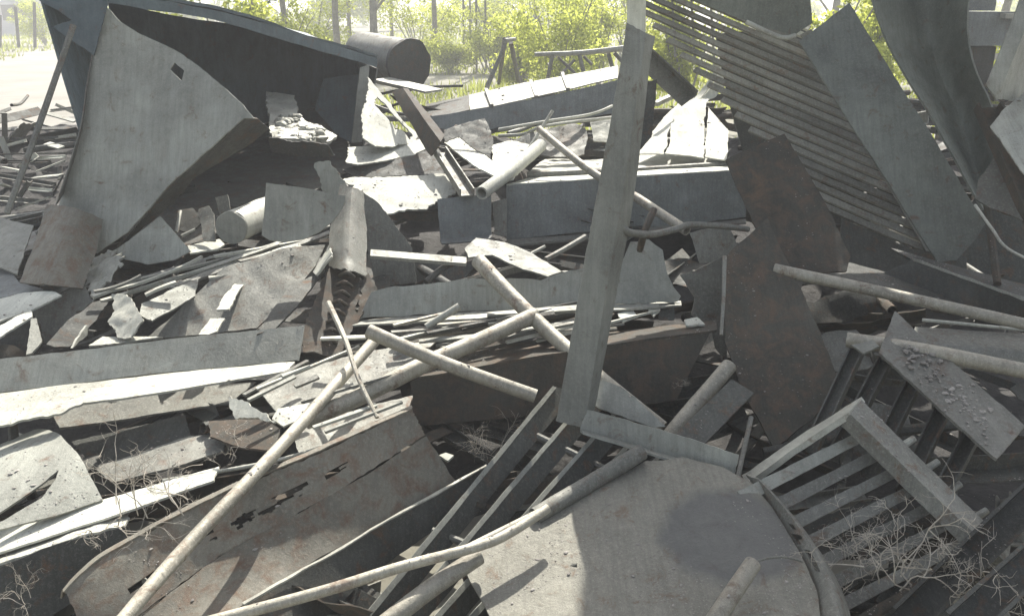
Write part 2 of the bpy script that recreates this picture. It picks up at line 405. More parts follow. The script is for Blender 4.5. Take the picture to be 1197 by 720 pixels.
T = [  # px, Y, h, trunk radius, crown, seed, label, lean
 (398, 26, 9, .11, 'slim straight tree nearest the left of the group behind the container roof', 0),
 (412, 34, 10, .09, 'thin tree just right of the slim straight tree above the container', .01),
 (441, 24, 9, .12, 'darkest straight tree trunk above the lying drum', 0),
 (461, 36, 10, .08, 'very thin tree right of the dark trunk above the drum', 0),
 (510, 30, 9, .10, 'pale tree trunk right of the lying drum', 0),
 (610, 42, 10, .13, 'hazy tree left of the leafy shrub by the railing', 0),
 (338, 22, 8, .09, 'tree rising behind the middle of the container roof', 0),
 (300, 17, 6, .07, 'leafy young tree right above the container roof edge', .05),
 (965, 24, 8, .12, 'tree seen between the two tall plates at the upper right', 0),
 (1160, 22, 8, .12, 'tree seen past the tall curved plate at the far right', 0),
]
for i, (px, Y, h, tr, lb, ln) in enumerate(T):
    tree(px, Y, h, tr, lb, True, 40 + i, lean=ln, lm='leaf' if i % 3 else 'leaf2', low=.22 if Y < 25 else .34, leaves=5200 if Y < 23 else 3400)
def mast(px, Y, wpx, lb):
    b = Yp(px, 100, Y); w_ = wpx / F * Y / 2; t = empty('lattice_mast', (b.x, Y, 0) and Vector((b.x, Y, gz(b.x, Y) - .05)), lb, 'lattice mast', 'lattice masts beyond the yard'); o_ = t.location; H_ = 11.0; g = []
    for sx in (-1, 1):
        for sy in (-1, 1): tag(link('leg', *tube_geo([o_ + Vector((sx * w_, sy * w_, 0)), o_ + Vector((sx * w_ * .6, sy * w_ * .6, H_))], .035, .03, hollow=False, seg=4, n=2), 'mid', t))
    for i in range(16):
        z0, z1 = i * H_ / 16, (i + 1) * H_ / 16; k0, k1 = w_ * (1 - .4 * z0 / H_), w_ * (1 - .4 * z1 / H_); q = 1 if i % 2 else -1
        for (p, r_) in (((-q * k0, -k0), (q * k1, -k1)), ((-q * k0, k0), (q * k1, k1)), ((-k0, -q * k0), (-k1, q * k1)), ((k0, -q * k0), (k1, q * k1))): g.append(tube_geo([o_ + Vector((*p, z0)), o_ + Vector((*r_, z1))], .018, hollow=False, seg=4, n=2))
    link('lacing', *join_geo(g), 'mid', t)
mast(547, 30, 8, 'narrow lattice mast left of the widest lattice mast'); mast(563, 27, 11, 'widest lattice mast rising above the tripod frame'); mast(664, 33, 9, 'lattice mast behind the shrub and tube railing'); mast(622, 38, 7, 'faint lattice mast left of the shrub by the railing')
mast(728, 34, 9, 'lattice mast hidden partly by the top of the leaning angle iron')
B_ = [(655, 17, 2.6, 2.7, 'tallest yellow green shrub behind the tube railing'), (700, 21, 2.4, 2.6, 'yellow green shrub behind the right end of the tube railing'),
      (610, 20, 2.2, 1.7, 'low yellow green shrub left of the tube railing'), (575, 26, 3, 1.9, 'shrub behind the tripod frame'),
      (525, 27, 2.6, 1.2, 'low shrub on the rough ground right of the drum'), (275, 14, 2.2, 2.6, 'bright shrub over the left part of the container roof'),
      (330, 19, 2.6, 2.1, 'bright shrub over the middle of the container roof'), (955, 13, 2.0, 2.6, 'shrub showing in the notch between dark top plate and tilted plate'),
      (1010, 14, 1.8, 2.6, 'shrub showing between tilted plate and curved plate'), (1165, 11, 1.6, 1.9, 'shrub showing below the dark machine box at far right'), (800, 15, 2.2, 2.4, 'shrub behind the tilted louvre grate'),
      (490, 33, 4.5, 3.2, 'wide far shrub above the lying drum'), (560, 36, 5, 3.4, 'wide far shrub behind the two lattice masts'), (645, 27, 4, 3.6, 'high shrub between the faint lattice mast and the railing'), (370, 30, 4.5, 3.0, 'wide far shrub above the right end of the container roof'), (735, 26, 3.5, 3.4, 'high shrub behind the top of the leaning angle iron'),
      (62, 46, 3.2, 2.4, 'shrub beside the far fence on the left')]
for i, (px, Y, wd, h, lb) in enumerate(B_): bush(px, Y, wd, h, lb, 70 + i, 'leaf', 5200)
# far wood as a mass
rnd = random.Random(5); cl = [(rnd.uniform(-75, 80), rnd.uniform(68, 95), rnd.uniform(.5, 6.5), rnd.uniform(.8, 2.3)) for _ in range(230)]
tag(leaf_cloud('far_woodland', 'leaf', cl, 120000, .24, None, 9), 'hazy pale green woodland edge far behind everything', 'woodland', kind='stuff')
rg = np.random.default_rng(3); gv = []; gf = []
for i in range(52000):
    y = 10.5 + 58 * rg.random() ** 1.6; x = rg.uniform(-.75 * y, .75 * y); s = (y - 11) / 62
    if s > 0 and abs(x - roadpt(min(s, 1)).x) < 5.3: continue
    if noise.noise(Vector((x * .25, y * .25, 7))) < -.12: continue
    if -8 < x < 9 and y < 10.3: continue
    h = rg.uniform(.08, .3); a = rg.uniform(0, 3.14); wd = .012 + y * .0007; z = gz(x, y); k = len(gv); dx, dy = math.cos(a) * wd, math.sin(a) * wd
    gv += [(x - dx, y - dy, z), (x + dx, y + dy, z), (x + rg.uniform(-.1, .1), y + rg.uniform(-.1, .1), z + h)]; gf.append((k, k + 1, k + 2))
tag(link('meadow_grass', gv, gf, 'grass', smooth=False), 'rough green grass on the open ground behind the scrap', 'grass', kind='stuff')

# far fence on the left: posts and rails
for i, (px, top, w_, lb) in enumerate([(0, 18, 5, 'dark fence post cut by the left edge of the photo'), (21, 8, 5, 'dark leaning fence post in the middle of the far left three'), (40, 3, 5, 'dark fence post nearest the container at far left')]):
    Y = 40; o = rod('fence_post', 'dark', [Yp(px + (1 if i else 0), 56, Y), Yp(px - (3 if i == 1 else 0), top, Y)], 3.6, None, lb, 'fence post', 'posts of the far fence')
def box_geo(x0, x1, y0, y1, z0, z1):
    v = [(x, y, z) for z in (z0, z1) for y in (y0, y1) for x in (x0, x1)]
    return [Vector(q) for q in v], [(0, 2, 3, 1), (4, 5, 7, 6), (0, 1, 5, 4), (2, 6, 7, 3), (0, 4, 6, 2), (1, 3, 7, 5)]
# low far sheds
for (px0, px1, Y, h, lb) in [(2, 30, 62, 3.0, 'low pale shed behind the far fence posts'), (44, 66, 66, 3.8, 'pale shed behind the far fence beside the container corner')]:
    a = Yp(px0, 50, Y); b = Yp(px1, 50, Y); s = empty('shed', (a.x, Y, 0) and Vector((a.x, Y, 0)), lb, 'shed')
    link('wall', *box_geo(a.x, b.x, Y, Y + 5, -.1, h), 'plaster', s)
    rv_ = [Vector(q) for q in ((a.x - .3, Y - .3, h + .003), (b.x + .3, Y - .3, h + .003), (b.x + .3, Y + 5.3, h + .003), (a.x - .3, Y + 5.3, h + .003), (a.x - .3, Y + 2.5, h + .9), (b.x + .3, Y + 2.5, h + .9))]
    link('roof', rv_, [(0, 1, 5, 4), (2, 3, 4, 5), (0, 4, 3), (1, 2, 5), (0, 3, 2, 1)], 'mid', s, smooth=False)
    for q in (.25, .65): x = a.x + (b.x - a.x) * q; link('window', *box_geo(x, x + .9, Y - .04, Y + .01, 1.0, 2.0), 'dark', s)
#OBJECTS
# ============================================================ CONTAINER (upper left)
ct = empty('scrap_container', (250, 150, 6.5), 'big dark open sided container lying at the back left of the heap', 'container')
fe = [(38, -34, 4.9), (140, -8, 5.25), (250, 12, 5.8), (345, 38, 6.5), (441, 68, 7.3)]
fl = [(38, -12, 4.9), (140, 6, 5.25), (250, 24, 5.8), (345, 51, 6.5), (441, 79, 7.3)]
off = Vector((-.5, 2.0, -.10))
roofb = [Yp(*p) + off for p in fe]
sheet('roof', 'navy', [[p for p in roofb], fe], parent=ct, th=.02, warp=.02)
sheet('roof_lip', 'navy', [[Yp(p[0], p[1] + .5, p[2] - .012) for p in fe], [Yp(p[0], p[1], p[2] - .012) for p in fl]], parent=ct, th=.01, warp=.006, rag=.006)
def at_z(p, z): return Vector((p.x, p.y, z))
sheet('back_wall', 'navy', [[at_z(p - Vector((0, .02, .0)), p.z - .03) for p in roofb], [at_z(p + Vector((0, -.1, 0)), .45) for p in roofb]], parent=ct, th=.015, warp=.05)
sheet('right_wall', 'mid', [[(440, 80, 7.28), roofb[-1] - Vector((0, .04, .04))], [(424, 172, 7.0), at_z(roofb[-1], .6)]], parent=ct, th=.012)
sheet('right_jamb', 'grey', [[(421, 79, 7.1), (416, 120, 7.0), (411, 168, 6.9)], [(432, 76, 7.15), (429, 120, 7.05), (423, 166, 6.95)]], parent=ct, th=.012, nu=14, nv=3)
sheet('left_wall', 'navy', [[(46, -14, 4.95), roofb[0] - Vector((0, .04, .04))], [(120, 240, 4.9), at_z(roofb[0], .45)]], parent=ct, th=.012)
plate('side_flap', 'navy', [(36, -30), (130, -20), (124, 12), (109, 65), (96, 55), (80, 46), (61, 31), (84, 24), (66, 12), (44, 0)], [(40, -20, 4.86), (125, 0, 4.86), (109, 65, 4.8)], parent=ct, warp=.01)
plate('inner_panel', 'navy', [(378, 92), (421, 86), (411, 166), (396, 160), (368, 128)], [(378, 92, 7.5), (421, 86, 7.5), (411, 166, 7.2)], parent=ct)
sheet('floor', 'dark', [[(150, 300, 4.6), (300, 260, 5.2), (420, 190, 6.9)], [Vector((p.x, p.y, .75)) for p in (roofb[0], roofb[2], roofb[4])]], parent=ct, th=.01)

cp_ = empty('curved_plate', (180, 200, 4.6), 'large curved fan shaped grey plate with small square hole leaning on the container', 'steel plate')
plate('face', 'grey', [(124, 7), (133, 16), (142, 27), (160, 38), (200, 55), (220, 68), (242, 86), (265, 105), (285, 124), (299, 140), (287, 140), (243, 176), (200, 215), (178, 242), (150, 272), (112, 296), (60, 262), (66, 240), (85, 190), (96, 150), (104, 90), (112, 50), (118, 20)],
      [(124, 8, 4.95), (300, 140, 4.55), (100, 285, 4.35)], parent=cp_, th=.008, bend=-.05, warp=.015, holes=[[(196, 79), (201, 71), (213, 81), (210, 93)]])
plate('edge_flange', 'dark', [(288, 138), (300, 138), (314, 150), (296, 165), (268, 182), (228, 207), (205, 235), (145, 285), (138, 290), (176, 246), (200, 216), (243, 177)],
      [(288, 139, 4.62), (178, 242, 4.47), (314, 150, 4.95)], parent=cp_, th=.007)
sheet('left_flange', 'mid', [[(117, 14, 4.93), (103, 90, 4.75), (94, 155, 4.6), (66, 240, 4.4)], [(121, 14, 5.05), (108, 88, 4.9), (99, 155, 4.75), (84, 215, 4.62)]], parent=cp_, th=.006, nv=2)
rod('long_rod', 'mid', [(86, 30, 4.5), (48, 140, 4.25), (8, 250, 3.95)], 7, 7, 'long thin dark rod leaning left of the large curved plate', seg=6)

bl = empty('rubble_ledge', (350, 150, 5.9), 'pale ledge block with rubble on top in front of the container opening', 'steel block')
plate('top_face', 'light', [(311, 104), (343, 107), (350, 133), (378, 148), (393, 160), (384, 168), (317, 165)], [(311, 104, 6.7), (343, 107, 6.7), (317, 165, 5.6)], parent=bl, warp=.05, rag=.015, th=.02)
plate('front_face', 'dark', [(314, 163), (384, 168), (392, 182), (372, 184), (318, 180)], [(314, 163, 5.57), (384, 168, 5.55), (372, 184, 5.6)], parent=bl, rag=.01)
rnd = random.Random(4); g = []
def lump(c, r, rd, sq=.7):
    bm = bmesh.new(); bmesh.ops.create_icosphere(bm, subdivisions=2, radius=r)
    s = Vector((rd.uniform(0, 50), 0, 0)); an = rd.uniform(0, 3)
    for v in bm.verts: v.co = Vector((v.co.x * 1.3, v.co.y, v.co.z * sq)) * (1 + .55 * noise.noise(v.co / r * 1.3 + s))
    m = Matrix.Rotation(an, 4, 'Z'); vs = [m @ v.co + c for v in bm.verts]; fs = [tuple(q.index for q in f.verts) for f in bm.faces]; bm.free(); return vs, fs
for i in range(60):
    a = rnd.random(); px = 322 + 55 * rnd.random(); py = 135 + 28 * rnd.random()
    if px > 352 and py < 148: py = 152
    Yv = 6.7 - (py - 104) / 61 * 1.1; g.append(lump(Yp(px, py, Yv), rnd.uniform(.012, .035), rnd))
link('rubble', *join_geo(g), 'light', bl)

# lying drum behind
dr = empty('oil_drum', (470, 90, 9.3), 'rusty drum lying on its side behind the container with its end showing', 'drum')
a0, a1 = Yp(424, 66, 9.6), Yp(476, 76, 9.0)
link('barrel', *tube_geo([a0, a1], .25, .25, hollow=False, seg=32, n=12, wob=.05), 'mid', dr)
v_, f_ = tube_geo([a1 + (a1 - a0).normalized() * .003, a1 + (a1 - a0).normalized() * .05], .262, .258, wall=.05, seg=32, n=4, hollow=False, wob=.12)
link('end_cap', v_, f_, 'dark', dr)
bar('flat_strip', 'light', (446, 93, 8.6), (507, 107, 8.3), Fprof(.28, .02), label='flat pale edged plate lying just below the drum')
plate('torn_plate', 'white', [(430, 90), (442, 103), (455, 120), (470, 140), (488, 158), (484, 167), (440, 171), (424, 160), (423, 130), (431, 106)], [(430, 90, 7.0), (488, 158, 6.5), (424, 160, 6.0)],
      'whitish triangular torn plate with a ragged dark gap right of the container', rag=.012, holes=[[(441, 112), (452, 124), (462, 136), (473, 148), (482, 158), (479, 163), (470, 152), (461, 151), (455, 141), (446, 132), (438, 121)]])
an_ = empty('angle_iron', (490, 140, 6.0), 'brown angle iron leaning down to the right beside the whitish torn plate', 'angle iron')
sheet('flange', 'rust', [[(458, 108, 6.7), (503, 184, 5.6)], [(471, 104, 6.6), (515, 166, 5.5)], [(477, 104, 6.8), (520, 158, 5.75)]], parent=an_, nu=20, nv=3, rag=.008)
bar('short_channel', 'mid', (514, 180, 5.7), (546, 230, 5.0), Uprof(.09, .05, .008), label='short dark channel standing between two bright flat sheets', cat='steel channel')
plate('bracket_plate', 'mid', [(519, 152), (545, 144), (567, 139), (577, 164), (573, 186), (550, 172), (537, 160), (520, 166)], [(519, 152, 5.9), (567, 139, 6.0), (573, 186, 5.7)], 'brown bent bracket plate with a lit top edge in the upper middle', 'bracket', rag=.006)
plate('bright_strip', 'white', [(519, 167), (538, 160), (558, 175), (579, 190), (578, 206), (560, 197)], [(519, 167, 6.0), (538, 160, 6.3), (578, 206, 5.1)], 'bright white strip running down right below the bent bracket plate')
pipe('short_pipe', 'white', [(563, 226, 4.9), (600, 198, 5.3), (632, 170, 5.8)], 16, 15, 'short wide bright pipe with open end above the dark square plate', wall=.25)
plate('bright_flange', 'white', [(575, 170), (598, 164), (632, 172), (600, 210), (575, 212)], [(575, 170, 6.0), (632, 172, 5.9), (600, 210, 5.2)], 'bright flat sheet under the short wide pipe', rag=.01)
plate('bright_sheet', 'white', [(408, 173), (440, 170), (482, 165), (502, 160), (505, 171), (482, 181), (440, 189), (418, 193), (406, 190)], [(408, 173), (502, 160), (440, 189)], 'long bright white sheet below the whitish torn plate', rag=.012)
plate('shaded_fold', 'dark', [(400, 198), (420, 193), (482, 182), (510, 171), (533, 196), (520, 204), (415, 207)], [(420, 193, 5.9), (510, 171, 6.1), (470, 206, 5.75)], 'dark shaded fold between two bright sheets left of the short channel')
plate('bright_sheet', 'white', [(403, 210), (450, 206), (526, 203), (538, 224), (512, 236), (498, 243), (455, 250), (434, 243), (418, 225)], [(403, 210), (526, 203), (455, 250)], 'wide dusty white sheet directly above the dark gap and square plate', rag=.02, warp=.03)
# long beam across top middle
bm_ = empty('box_beam', (610, 120, 7.6), 'long dark beam with pale plated top running behind the leaning angle iron', 'steel beam')
sheet('top_plates', 'light', [[(545, 112, 8.5), (600, 100, 8.3), (722, 77, 8.2)], [(550, 128, 7.7), (600, 119, 7.65), (722, 91, 7.6)]], parent=bm_, nu=30, nv=3, th=.01)
sheet('web', 'blue', [[(500, 137, 7.75), (600, 120.5, 7.63), (735, 91, 7.58)], [(508, 165, 7.6), (600, 152, 7.55), (735, 130, 7.5)]], parent=bm_, nu=30, nv=3, th=.01)
sheet('shaded_top_end', 'dark', [[(498, 122, 8.5), (548, 111, 8.45)], [(500, 138, 7.8), (549, 128, 7.7)]], parent=bm_, nu=10, nv=3, th=.01)  # left end of the top in dark steel, standing for its shade
for (x, y) in ((627, 114), (664, 105), (575, 124)): bar('rib', 'mid', (x, y, 7.62), (x - 7, y - 19, 8.35), Fprof(.03, .03), parent=bm_, k=3)
# far tripod & railing
tp = empty('tripod_frame', (590, 100, 11), 'dark tripod frame of thin bars standing behind the long dark beam', 'tripod')
for (a, b) in (((569, 103, 11), (594, 44, 11.2)), ((597, 50, 11.4), (606, 96, 11.8)), ((590, 46, 11.2), (583, 98, 12)), ((590, 48, 11.1), (602, 46, 11.3))): rod('leg', 'mid', [a, b], 6, 4, parent=tp)
rl = empty('tube_railing', (690, 80, 10.5), 'tube railing with crossed braces behind the long beam near the shrub', 'railing')
rod('top_rail', 'light', [(625, 64, 10.5), (680, 62, 10.5), (735, 56, 10.4)], 5, 7, parent=rl)
for (a, b) in (((646, 64), (640, 93)), ((677, 64), (682, 84)), ((711, 62), (716, 80)), ((718, 62), (730, 75))): rod('post', 'mid', [(*a, 10.5), (*b, 10.5)], 5, parent=rl)
for (a, b) in (((652, 67), (672, 86)), ((672, 70), (655, 88)), ((682, 66), (692, 76))): rod('brace', 'mid', [(*a, 10.55), (*b, 10.55)], 3.5, parent=rl)
pipe('square_post', 'white', [(743, 60, 5.2), (746, -60, 5.4)], 30, 29, 'white square tube rising behind the top of the leaning angle iron', 'post', seg=4)  # white square tube carrying on upward above the angle iron
# thin lit rods and plates upper middle
rod('thin_rod', 'light', [(583, 152, 6.4), (640, 142, 6.3), (690, 134, 6.2), (716, 124, 6.3)], 4, 3, 'thin pale bent rod running right under the long dark beam')
rod('thin_rod', 'light', [(583, 159, 6.3), (612, 157, 6.2), (640, 147, 6.1), (720, 137, 6.2)], 4, 4, 'thin pale rod along the top edge of the grey shield plate')
rod('thin_rod', 'light', [(646, 130, 6.0), (618, 174, 5.8)], 4, 3.5, 'short thin rod crossing the upper end of the slender brown pipe')
plate('shield_plate', 'mid', [(600, 163), (612, 158), (640, 150), (672, 142), (684, 148), (688, 160), (682, 180), (670, 184), (640, 180), (612, 174)], [(600, 163, 6.1), (684, 148, 6.1), (640, 180, 5.9)], 'grey shield shaped plate behind the slender brown pipe', rag=.006, warp=.03)
plate('small_box_panel', 'light', [(690, 143), (722, 138), (722, 168), (694, 165)], [(690, 143, 6.4), (722, 138, 6.4), (722, 168, 6.2)], 'small pale panel tucked left of the leaning angle iron')
pipe('slender_pipe', 'pipe', [(630, 151, 5.6), (690, 200, 5.15), (745, 232, 4.9), (803, 270, 4.55)], 8, 12, 'slender brown pipe passing behind the leaning angle iron toward the lower right', wall=.2)
# wide channel across the middle
wc = empty('wide_channel', (730, 240, 5.2), 'wide dark channel lying across the middle with a dusty bright top', 'steel channel')
sheet('web', 'blue', [[(592, 217, 5.2), (740, 207, 5.22), (872, 199, 5.3)], [(592, 280, 5.12), (700, 270, 5.14), (800, 262, 5.2), (872, 254, 5.25)]], parent=wc, nv=6, th=.012)
sheet('top_flange', 'white', [[(632, 205, 5.75), (740, 197, 5.8), (868, 190, 5.9)], [(592, 215, 5.22), (740, 205.5, 5.24), (872, 197.5, 5.32)]], parent=wc, nv=3, th=.012)
sheet('bottom_lip', 'mid', [[(592, 281, 5.12), (700, 271, 5.14), (872, 255, 5.24)], [(594, 287, 5.02), (700, 277, 5.04), (872, 259, 5.12)]], parent=wc, nv=2, th=.012)
sd_ = empty('dusty_slab', (740, 190, 5.8), 'bright dusty slab with rounded front lip lying on the wide dark channel', 'steel sheet')
sheet('top', 'white', [[(650, 180, 6.9), (740, 172, 6.9), (848, 170, 6.9)], [(616, 202, 5.62), (740, 196, 5.64), (850, 188, 5.72)]], parent=sd_, nv=5, th=.01, warp=.03)
rod('front_lip', 'mid', [(616, 205, 5.58), (740, 200, 5.6), (852, 193, 5.68)], 9, 9, parent=sd_)
fn = empty('crumpled_hopper', (800, 170, 6.0), 'pale crumpled hopper with twisted neck in front of the louvre grate', 'hopper')
sheet('fan', 'white', [[(741, 180, 5.9), (785, 128, 6.9), (810, 116, 7.0), (826, 96, 7.0), (838, 72, 7.0)], [(777, 180, 5.8), (790, 128, 6.6), (814, 118, 6.9), (832, 98, 6.95), (845, 74, 7.0)]], parent=fn, nv=3, rag=.015)
sheet('fold', 'white', [[(779, 181, 5.8), (793, 122, 6.6), (816, 119, 6.85), (834, 99, 6.9), (845, 75, 6.95)], [(822, 184, 5.7), (826, 124, 6.7), (838, 112, 6.9), (856, 92, 6.95), (856, 80, 6.95)]], parent=fn, nv=3, warp=.03, rag=.015)
sheet('wing', 'white', [[(824, 184, 5.7), (828, 126, 6.7)], [(849, 186, 5.65), (852, 153, 6.2)]], parent=fn, nu=16, nv=3, rag=.012)
bar('angle_iron', 'mid', (760, 62, 5.9), (814, 112, 5.7), Lprof(.14, .05, .01), up=Vector((-.2, -.6, 1)), label='dark angle iron slanting from the leaning angle iron down to the hopper neck', cat='angle iron')
plate('dark_offcut', 'dark', [(757, 95), (768, 93), (762, 160), (748, 175)], [(757, 95, 5.3), (768, 93, 5.3), (762, 160, 5.1)], 'narrow dark strip standing right behind the leaning angle iron')
bar('small_bar', 'light', (766, 122, 6.4), (785, 113, 6.5), Fprof(.05, .03), label='tiny bright bar left above the crumpled hopper')

# ============================================================ LEANING ANGLE IRON (the tall post)
po = empty('bent_angle_iron', (670, 500, 2.85), 'tall pale grey L shaped angle iron standing upright in the middle foreground', 'angle iron')
sheet('upright', 'grey', [[(733, 27, 3.2), (724, 85, 3.15), (694, 250, 3.03), (650, 492, 2.85)], [(755, 39, 3.2), (749, 85, 3.15), (724, 250, 3.03), (682, 500, 2.84)], [(766, 43, 3.30), (759, 85, 3.25), (738, 250, 3.12), (695, 478, 2.95)]], parent=po, nu=60, nv=6, th=.009, warp=.004, rag=.003)
sheet('foot', 'grey', [[(686, 478, 2.86), (775, 503, 2.72), (864, 532, 2.58)], [(678, 501, 2.83), (770, 528, 2.7), (858, 556, 2.56)], [(682, 505, 2.77), (772, 533, 2.64), (852, 560, 2.5)]], parent=po, nu=40, nv=5, th=.008, warp=.004, rag=.003)

# ============================================================ RIGHT: louvre grate and tall plates
gr = empty('louvre_grate', (960, 200, 4.8), 'tilted louvre grate of many slanting bars behind the tall tilted plate', 'grate')
gp = [Yp(765, -20, 5.9), Yp(945, 48, 5.35), Yp(1095, 303, 4.45)]
gn = (gp[1] - gp[0]).cross(gp[2] - gp[0]).normalized()
def on_g(px, py, o=0.0):
    d = ray(px, py); t = (gp[0] - CAM).dot(gn) / d.dot(gn); return CAM + d * t + (gn * o if gn.dot(CAM - gp[0]) > 0 else -gn * o)
sideways = (on_g(945, 65) - on_g(945, 48)).normalized()
gtow = gn if gn.dot(CAM - gp[0]) > 0 else -gn
for i in range(-2, 19):
    rx, ry = 948 + 8.0 * i, 46 + 13.9 * i
    lx = 748 if i <= 5 else 748 + (i - 5) * 16; ly = ry - .43 * (rx - lx)
    bar('bar', 'mid' if i > 0 else 'light', on_g(lx, ly), on_g(rx + 6, ry + 2), Fprof(.036, .016), up=(gtow * .85 + UPZ * .4).normalized(), parent=gr, k=6, sag=.006)
for i, x in enumerate((783, 806, 829)):
    y0 = -40 + (x - 783) * .35; rod('cross_rod', 'light' if i < 3 else 'mid', [on_g(x, y0, -.02), on_g(x + (6 if i < 3 else 40), y0 + (105 if i < 3 else 150), -.02)], 3, parent=gr)
bar('side_rail', 'mid', on_g(942, 40, .02), on_g(1100, 310, .02), Fprof(.07, .012), up=gtow, parent=gr)
rod('lit_rod', 'light', [(872, 26, 4.72), (912, 44, 4.7), (930, 42, 4.7)], 6, 6, 'short rust tipped rod lying along the lower edge of the dark top plate')
plate('dark_gap_backing', 'dark', [(836, 40), (940, 30), (1110, 290), (1090, 330), (960, 320), (872, 190), (852, 120)], [(836, 40, 6.3), (940, 30, 6.3), (960, 300, 5.7)], 'added dark backing that shades the gaps in the lower louvre grate')  # dark sheet added so the gaps between the bars read as shaded
plate('top_plate', 'green', [(720, -60), (716, -300), (726, -560), (1060, -560), (1040, -200), (945, -40), (950, 28), (938, 36), (928, 43), (870, 24), (802, -3)], [(720, -300, 4.8), (1040, -300, 4.8), (870, 24, 4.9)], 'dark plate with rounded corner cut off by the top edge above the grate', warp=.02)  # part above the frame flared wide and tall to shade the lower right
plate('tilted_plate', 'green', [(934, 49), (993, 3), (1152, 262), (1140, 280), (1118, 304), (1096, 306)], [(934, 49, 4.65), (993, 3, 4.72), (1118, 304, 3.95)], 'long smooth grey green plate tilted left of the tall curved plate', th=.012, rag=.002, warp=.014)
sheet('tall_curved_plate', 'green', [[(985, -330, 4.9), (1018, -10, 4.85), (1090, 140, 4.6), (1150, 245, 4.35)], [(1110, -360, 5.2), (1075, -10, 5.15), (1120, 140, 4.85), (1155, 242, 4.42)], [(1250, -400, 5.0), (1133, 0, 4.85), (1160, 140, 4.6), (1158, 236, 4.38)]],
      'tall rust tinged curved plate standing behind the long tilted plate', 'steel plate', nv=8, across=True, th=.01, warp=.02)  # unseen upper part stretched and widened to cast shade on the right
ls = empty('leaning_channel', (1180, 60, 3.9), 'grey channel leaning at the upper right corner', 'steel channel')
sheet('face', 'grey', [[(1230, -120, 4.1), (1193, -2, 3.95), (1153, 100, 3.8)], [(1250, -120, 4.1), (1212, -2, 3.95), (1165, 116, 3.8)], [(1285, -120, 4.4), (1240, 0, 4.3), (1200, 120, 4.1)]], parent=ls, nu=20, nv=4)
plate('blue_offcut', 'light', [(1157, 148), (1172, 130), (1200, 106), (1240, 110), (1235, 215), (1200, 205)], [(1157, 148, 3.9), (1200, 106, 4.0), (1200, 205, 3.6)], 'pale blue grey torn plate at the right edge below the leaning channel')
bar('dark_beam', 'rust', (1152, 128, 4.2), (1225, 290, 3.6), Uprof(.12, .05, .01), up=Vector((0, -1, .5)), label='rusty brown channel slanting down below the pale blue grey plate', cat='steel channel')
plate('small_fragment', 'mid', [(1139, 232), (1143, 210), (1152, 200), (1166, 176), (1182, 200), (1200, 258), (1160, 243)], [(1143, 210, 3.95), (1166, 176, 4.05), (1160, 243, 3.8)], 'small jagged fragment right of the bottom of the tall curved plate')
rod('short_rod', 'rust', [(1154, 240, 3.9), (1166, 332, 3.5)], 9, 9, 'short vertical rusty rod below the small jagged fragment')
rod('loose_wire', 'light', [(1140, 240, 3.7), (1160, 268, 3.5), (1180, 292, 3.4), (1240, 320, 3.3)], 3.5, 3, 'thin loose wire curving to the right edge below the jagged fragment', cat='wire')
mb = empty('machine_box', (1160, 40, 8.5), 'dark boxy machine part far behind at the upper right', 'machine part')
link('body', *box_geo(*[Yp(x, 30, 8.5).x for x in (1125, 1190)], 8.5, 9.4, Yp(1160, 54, 8.5).z, Yp(1160, 14, 8.5).z), 'blue', mb, smooth=False)
link('top_block', *box_geo(*[Yp(x, 30, 8.55).x for x in (1120, 1160)], 8.55, 9.3, Yp(1160, 13, 8.5).z, Yp(1160, -20, 8.5).z), 'blue', mb, smooth=False)
link('bracket', *box_geo(*[Yp(x, 30, 8.45).x for x in (1170, 1186)], 8.4, 8.497, Yp(1160, 22, 8.45).z, Yp(1160, 16, 8.45).z), 'light', mb, smooth=False)
link('support', *box_geo(*[Yp(x, 30, 8.6).x for x in (1150, 1176)], 8.7, 9.2, 0, Yp(1160, 55, 8.6).z), 'dark', mb, smooth=False)

plate('dark_gap_backing', 'dark', [(1130, 250), (1165, 180), (1260, 190), (1270, 350), (1120, 345)], [(1130, 250, 4.6), (1260, 190, 4.6), (1120, 345, 4.4)], 'added dark sheet for shade behind the short vertical rod at the right edge')  # added dark sheet gives this area its shade
plate('dark_gap_backing', 'dark', [(985, 255), (1060, 290), (1130, 300), (1130, 345), (980, 320)], [(985, 255, 4.35), (1130, 300, 4.3), (980, 320, 4.2)], 'added dark sheet for shade under the louvre grate and tilted plate')  # gap darkened by an added sheet in place of shade
plate('brown_plate', 'rust', [(848, 186), (870, 176), (917, 156), (958, 225), (994, 300), (990, 316), (930, 322), (890, 280)], [(848, 186, 4.15), (917, 156, 4.25), (960, 318, 3.65)], 'brown rust tinged plate with pointed top in front of the louvre grate', th=.01, rag=.003)
plate('rusty_plate', 'rust', [(845, 306), (852, 296), (897, 254), (940, 345), (986, 456), (945, 492), (906, 523), (870, 462), (848, 400)], [(845, 306, 3.6), (897, 254, 3.75), (906, 523, 2.9)], 'dark heavily rusted plate leaning right of the leaning angle iron', th=.012, rag=.003, warp=.02)
plate('notched_plate', 'mid', [(795, 321), (810, 318), (846, 299), (850, 330), (850, 425), (836, 405), (832, 385), (808, 368), (812, 348)], [(795, 321, 3.75), (846, 299, 3.78), (846, 420, 3.62)], 'grey notched plate left of the heavily rusted plate')
rod('thin_rod', 'mid', [(847, 300, 3.5), (846, 345, 3.35), (843, 392, 3.2)], 5, 4, 'thin upright rod resting on the left edge of the heavily rusted plate')
plate('small_plate', 'mid', [(806, 272), (850, 262), (868, 296), (858, 304), (818, 308)], [(806, 272, 4.3), (850, 262, 4.3), (818, 308, 4.24)], 'small grey plate under the bent wire left of the brown plate')
